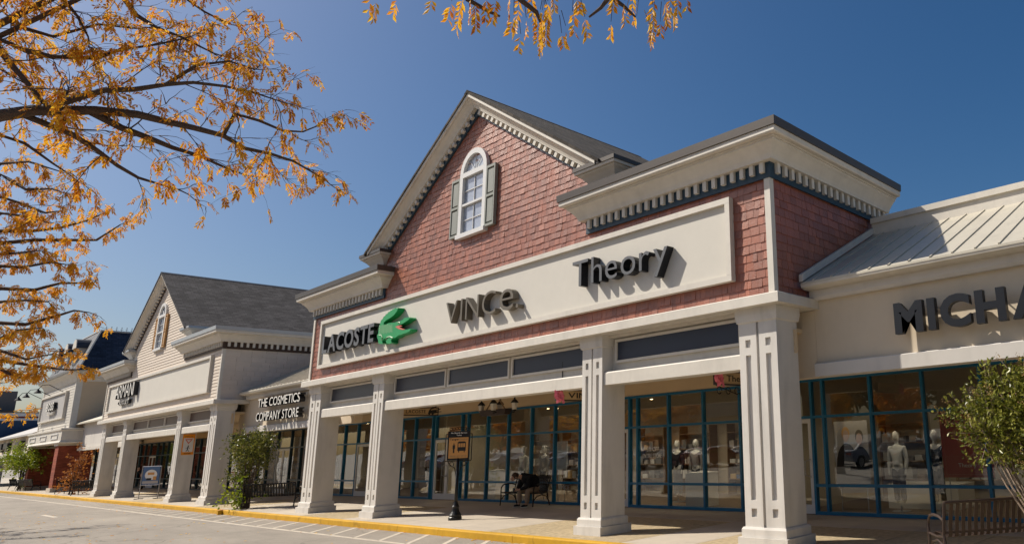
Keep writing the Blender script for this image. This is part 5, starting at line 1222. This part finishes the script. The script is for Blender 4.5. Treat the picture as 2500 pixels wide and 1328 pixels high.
for x, y, l in ((920, 5, .10), (905, 0, .08), (973, 0, .10), (1058, 0, .06), (1103, 10, .11), (1132, 0, .17), (1128, 2, .17), (1150, 0, .15), (1160, 10, .15), (1190, 0, .12), (1210, 0, .13), (1240, -5, .15), (1268, 0, .10), (1262, 38, .12), (1255, 45, .1), (1285, 50, .10), (1270, 90, .10), (1318, 30, .26), (1322, 32, .24), (1330, 28, .22), (1335, 30, .20), (1316, 40, .18), (1340, 10, .1), (1395, 35, .12), (1410, 0, .08), (1420, 5, .06), (1380, 70, .10), (1428, 48, .12), (1372, 88, .08), (1490, 60, .10), (1525, 8, .1), (1528, 38, .06), (1552, 45, .05), (1600, 0, .12), (1592, 20, .12), (1600, 45, .14), (1590, 70, .12), (1610, 60, .08), (1625, 10, .14), (1640, 0, .16), (1648, 30, .12), (1655, 0, .1), (1675, 0, .05), (1300, -5, .12), (1350, -8, .1), (1545, -8, .12), (1500, -5, .08)):
    d = rr.uniform(3.9, 4.3); p = WD(x + rr.uniform(-3, 3), y - 6, d)
    top = p + V(rr.uniform(-.05, .05), rr.uniform(-.03, .03), .10); tw.tube([top, p], [.0022, .0016], 3)
    compound(lf, rr, p, (V(rr.uniform(-.25, .25), rr.uniform(-.15, .15), -1)).normalized(), l * .95, max(3, int(l / .018)), .019)
tw.build('hanging_twigs', 'bark', T4); o = lf.build('hanging_foliage', 'leaf_gold', T4); o['kind'] = 'stuff'

def shrub(name, label, base, stems, blobs, leafm, lsize, nleaf, seed, heads=None, bark='bark_pale', clump=None, cat='shrub'):
    rr = random.Random(seed); T = thing(name, label, cat, (base[0], base[1], 0)); b = Vector((base[0], base[1], 0))
    sm = MB(); lf = MB(); hd_ = MB()
    for c, r in blobs:
        for _ in range(stems):
            tip = Vector(c) + Vector((rr.uniform(-.5, .5) * r[0], rr.uniform(-.5, .5) * r[1], rr.uniform(-.2, .5) * r[2])); s0 = b + V(rr.uniform(-.12, .12), rr.uniform(-.12, .12), 0)
            md = s0.lerp(tip, .5) + rv(rr) * .08; sm.tube([s0, md, tip], [.022, .015, .005], 5, False)
        n = int(nleaf * r[0] * r[1] * r[2] * 4)
        for _ in range(n // 9):
            v = rv(rr); rad = rr.random() ** .38 * rr.uniform(.82, 1.12); q = Vector(c) + Vector((v.x * r[0], v.y * r[1], v.z * r[2])) * rad
            out = (v + V(0, 0, .35) + rv(rr) * .5).normalized(); ln = lsize * rr.uniform(2.5, 5); 
            if rr.random() < .35: sm.tube([q - out * ln * .4, q + out * ln], [.005, .002], 3, False)
            for k in range(9):
                t = rr.uniform(-.3, 1); pp = q + out * ln * t + rv(rr) * lsize * .35
                leaf_quad(lf, pp, (out * .5 + rv(rr)).normalized(), lsize * rr.uniform(.7, 1.3), rv(rr) + V(0, 0, .6), lsize * .27)
            if heads and rad > .85 and v.z > -.1 and rr.random() < heads:
                for k in range(26): pp = q + out * (ln + rr.uniform(0, .14)) + rv(rr) * .035; leaf_quad(hd_, pp, rv(rr), .018, rv(rr), .009)
    if clump:
        for _ in range(clump[0]):
            a = rr.uniform(0, 6.283); d = clump[1] * rr.random() ** .5; p = b + V(math.cos(a) * d, math.sin(a) * d, rr.uniform(.03, clump[2]))
            leaf_quad(hd_ if False else lf, p, (V(math.cos(a), math.sin(a), rr.uniform(-.3, .6))).normalized(), .22 * rr.uniform(.6, 1.2), V(0, 0, 1) + rv(rr) * .4, .07)
    sm.build('stems', bark, T); o = lf.build('foliage', leafm, T); o['kind'] = 'stuff'
    if hd_.v: o = hd_.build('seed_heads', 'seed_head', T); o['kind'] = 'stuff'
    return T
shrub('crape_myrtle_shrub', 'green crape myrtle with brown seed heads beside brown bench', (-2.65, 9.78), 5, [((-2.95, 9.8, 1.98), (.55, .45, .42)), ((-3.45, 9.75, 1.82), (.42, .36, .40)), ((-2.45, 9.85, 1.85), (.6, .5, .55)), ((-3.4, 9.72, 2.28), (.22, .2, .26)), ((-3.78, 9.7, 2.08), (.26, .2, .12)), ((-3.0, 9.8, 2.4), (.26, .24, .20)), ((-2.6, 9.8, 2.4), (.35, .3, .24)), ((-2.85, 9.7, 1.45), (.36, .3, .26)), ((-2.65, 9.65, 1.12), (.28, .2, .2)), ((-2.2, 9.8, 1.3), (.5, .4, .4))], 'leaf_myrtle', .066, 11500, 21, heads=.30)
shrub('crape_myrtle_shrub', 'tall leafy green shrub at kerb beside black bench', (-31.9, 9.85), 3, [((-32.1, 9.9, 2.3), (.72, .6, .42)), ((-31.45, 9.9, 2.1), (.72, .55, .40)), ((-32.6, 9.9, 1.85), (.5, .42, .42)), ((-31.95, 9.9, 1.55), (.52, .4, .40)), ((-31.0, 9.95, 1.85), (.40, .32, .26)), ((-32.3, 9.85, 1.0), (.45, .36, .34)), ((-32.9, 9.8, 1.05), (.28, .2, .12))], 'leaf_olive', .095, 2000, 22, bark='bark')
shrub('hosta_clump', 'bright lime leafy clump at the foot of the tall green shrub', (-31.9, 9.62), 1, [((-32.25, 9.62, .32), (.52, .22, .30)), ((-31.55, 9.65, .30), (.45, .24, .27)), ((-31.9, 9.75, .5), (.4, .25, .28))], 'leaf_lime', .15, 700, 25, bark='bark', cat='plant')
shrub('rust_shrub', 'rust orange conical shrub at kerb before the mansard store', (-63.2, 10.0), 3, [((-63.3, 10, .6), (.75, .55, .55)), ((-63.1, 10, 1.35), (.62, .45, .55)), ((-62.8, 10.05, 2.0), (.5, .4, .5)), ((-62.4, 10.1, 2.6), (.38, .3, .42))], 'leaf_rust', .14, 380, 23, bark='bark')
shrub('street_tree', 'small green street tree beside the far brick pier', (-82.0, 9.9), 3, [((-82.4, 9.9, 2.4), (1.7, 1.0, .75)), ((-81.0, 10, 2.2), (1.3, .9, .6)), ((-84, 9.9, 2.3), (1.3, .9, .7)), ((-82, 9.9, 3.0), (.9, .7, .5)), ((-82, 9.9, .25), (.6, .4, .25))], 'leaf_lime', .2, 190, 24, bark='bark', cat='tree')

rr = random.Random(55); fl = MB()
for _ in range(420):
    x = rr.uniform(-48, -12); y = rr.choice((rr.uniform(2.5, 9.2), KY - abs(rr.gauss(0, .12)) - .02, rr.uniform(4, 6.5))); a_ = rr.uniform(0, 6.283)
    leaf_quad(fl, V(x, y, -.143 + rr.uniform(0, .01)), V(math.cos(a_), math.sin(a_), rr.uniform(0, .15)), rr.uniform(.05, .12), V(0, 0, 1) + rv(rr) * .4, rr.uniform(.012, .022))
o = fl.build('fallen_leaves', 'leaf_gold', None, origin=(-30, 6, -.14)); tag(o, 'scattered fallen golden leaves on the road and along the kerb', 'leaves', kind='stuff')

# ================================================================== THE LOT BEHIND THE VIEWER (seen in the glass)
def car(label, loc, ang, paint):
    T = thing('parked_car', label, 'car', (0, 0, 0), 'cars parked in the lot behind the road')
    half = .88
    side = [(-2.25, .35), (-2.28, .62), (-2.15, .86), (-1.55, .98), (-.95, 1.40), (.35, 1.46), (1.15, 1.36), (1.75, 1.02), (2.15, .95), (2.26, .60), (2.2, .35)]
    vs = []; n = len(side)
    for s, k in ((-1, 1), (1, 1)):
        for x, z in side: vs.append((x, s * (half - (.20 if z > 1.05 else 0.0) - .02 * (z < .5)), z))
    fs = [tuple(range(n - 1, -1, -1)), tuple(range(n, 2 * n))] + [(i, i + 1, n + i + 1, n + i) for i in range(n - 1)] + [(n - 1, 0, n, 2 * n - 1)]
    MB().add(vs, fs).build('body', paint, T)
    for s in (-1, 1):
        y = s * (half - .19)
        MB().add([(-1.40, s * (half - .06), 1.02), (1.55, s * (half - .06), 1.04), (1.05, y + s * .008, 1.33), (-.88, y + s * .008, 1.36)], [(0, 1, 2, 3)]).build('side_window', 'car_glass', T)
    MB().add([(-1.57, -.72, 1.0), (-1.57, .72, 1.0), (-1.0, .6, 1.40), (-1.0, -.6, 1.40)], [(0, 1, 2, 3)]).build('windscreen', 'car_glass', T); MB().add([(1.72, -.7, 1.06), (1.72, .7, 1.06), (1.22, .6, 1.38), (1.22, -.6, 1.38)], [(0, 1, 2, 3)]).build('rear_window', 'car_glass', T)
    for x in (-1.42, 1.38):
        for s in (-1, 1):
            Wl = MB(); r = .33
            for yy in (s * (half - .2), s * (half + .02)):
                for k in range(16): a_ = 6.283 * k / 16; Wl.v.append((x + r * math.cos(a_), yy, r + r * math.sin(a_)))
            Wl.f = [tuple(range(16)), tuple(range(31, 15, -1))] + [(k, (k + 1) % 16, 16 + (k + 1) % 16, 16 + k) for k in range(16)]; Wl.mi = [0] * 18
            wo = Wl.build('wheel', 'tyre', T); c_ = MB()
            for k in range(12): a_ = 6.283 * k / 12; c_.v.append((x + .21 * math.cos(a_), s * (half + .024), r + .21 * math.sin(a_)))
            c_.f = [tuple(range(12))]; c_.mi = [0]; c_.build('rim', 'rim', wo)
    for s in (-1, 1): MB().box(-2.285, -2.2, s * .6 - .17, s * .6 + .17, .66, .78).build('headlight', 'white_paint', T); MB().box(2.2, 2.275, s * .62 - .14, s * .62 + .14, .72, .86).build('tail_light', 'croc_red', T)
    T.location = loc; T.rotation_euler = (0, 0, ang); return T
cl = ['silver', 'white', 'black', 'dark blue', 'dark red', 'charcoal']
k = 0
for row, yy in enumerate((-9.2, -16.5)):
    for i in range(24):
        c = (k * 5 + row) % 6; xx = -76 + i * 3.0 + row * .8
        if (i * 7 + row * 3) % 5 == 0: k += 1; continue
        car('%s car in the %s row of the lot, seen only in shop glass' % (cl[c], ('first', 'second')[row]), (xx, yy, -.155), R(90 if row == 0 else -90), 'car_paint_%d' % c); k += 1
rr = random.Random(77)
def lot_tree(label, x, y, h, r, lm, n=900, ls=.42):
    T = thing('lot_tree', label, 'tree', (x, y, -.16), 'trees beyond the parking lot')
    tk = MB().tube([(x, y, -.3), (x, y, h * .35), (x + .1, y, h * .6)], [.22, .17, .08], 8)
    for q in range(5): a_ = q * 1.256; tk.tube([(x, y, h * .3), (x + math.cos(a_) * r * .5, y + math.sin(a_) * r * .5, h * .6)], [.09, .03], 5)
    tk.build('trunk', 'bark', T); lf = MB()
    cl_ = [Vector((x, y, h * .62)) + Vector((rr.uniform(-.6, .6) * r, rr.uniform(-.6, .6) * r, rr.uniform(-.25, .3) * h)) for _ in range(11)]
    for _ in range(n):
        c = rr.choice(cl_); p = c + rv(rr) * r * .45 * rr.random() ** .4; leaf_quad(lf, p, rv(rr), ls * rr.uniform(.6, 1.2), rv(rr), ls * .4)
    o = lf.build('crown', lm, T); o['kind'] = 'stuff'
for i in range(15): lot_tree('orange autumn tree in the lot, reflected in shop glass', -84 + i * 5.2 + rr.uniform(-1, 1), -13 - rr.uniform(0, 1.0) - (i % 2) * 8, 5.2 + rr.uniform(-.5, .8), 2.0, 'leaf_orange')
for i in range(13): lot_tree('dark green tree standing beyond the parking lot', -110 + i * 8.5 + rr.uniform(-2, 2), -42 - rr.uniform(0, 8), 11 + rr.uniform(-2, 2), 4.2, 'leaf_dark', 1100, .8)
T = thing('lot_store', 'long brown roofed store across the parking lot', 'store', (-68, -36, 0))
MB().box(-88, -48, -39, -34, -.2, 4.2).build('wall', 'boss_wall', T); MB().add([(-88.5, -33.2, 4.1), (-47.5, -33.2, 4.1), (-47.5, -39, 8.2), (-88.5, -39, 8.2), (-88.5, -39.2, 4.1), (-47.5, -39.2, 4.1)], [(0, 3, 2, 1), (0, 1, 5, 4), (0, 4, 3), (1, 2, 5), (3, 4, 5, 2)]).build('roof', 'roof_brown', T)
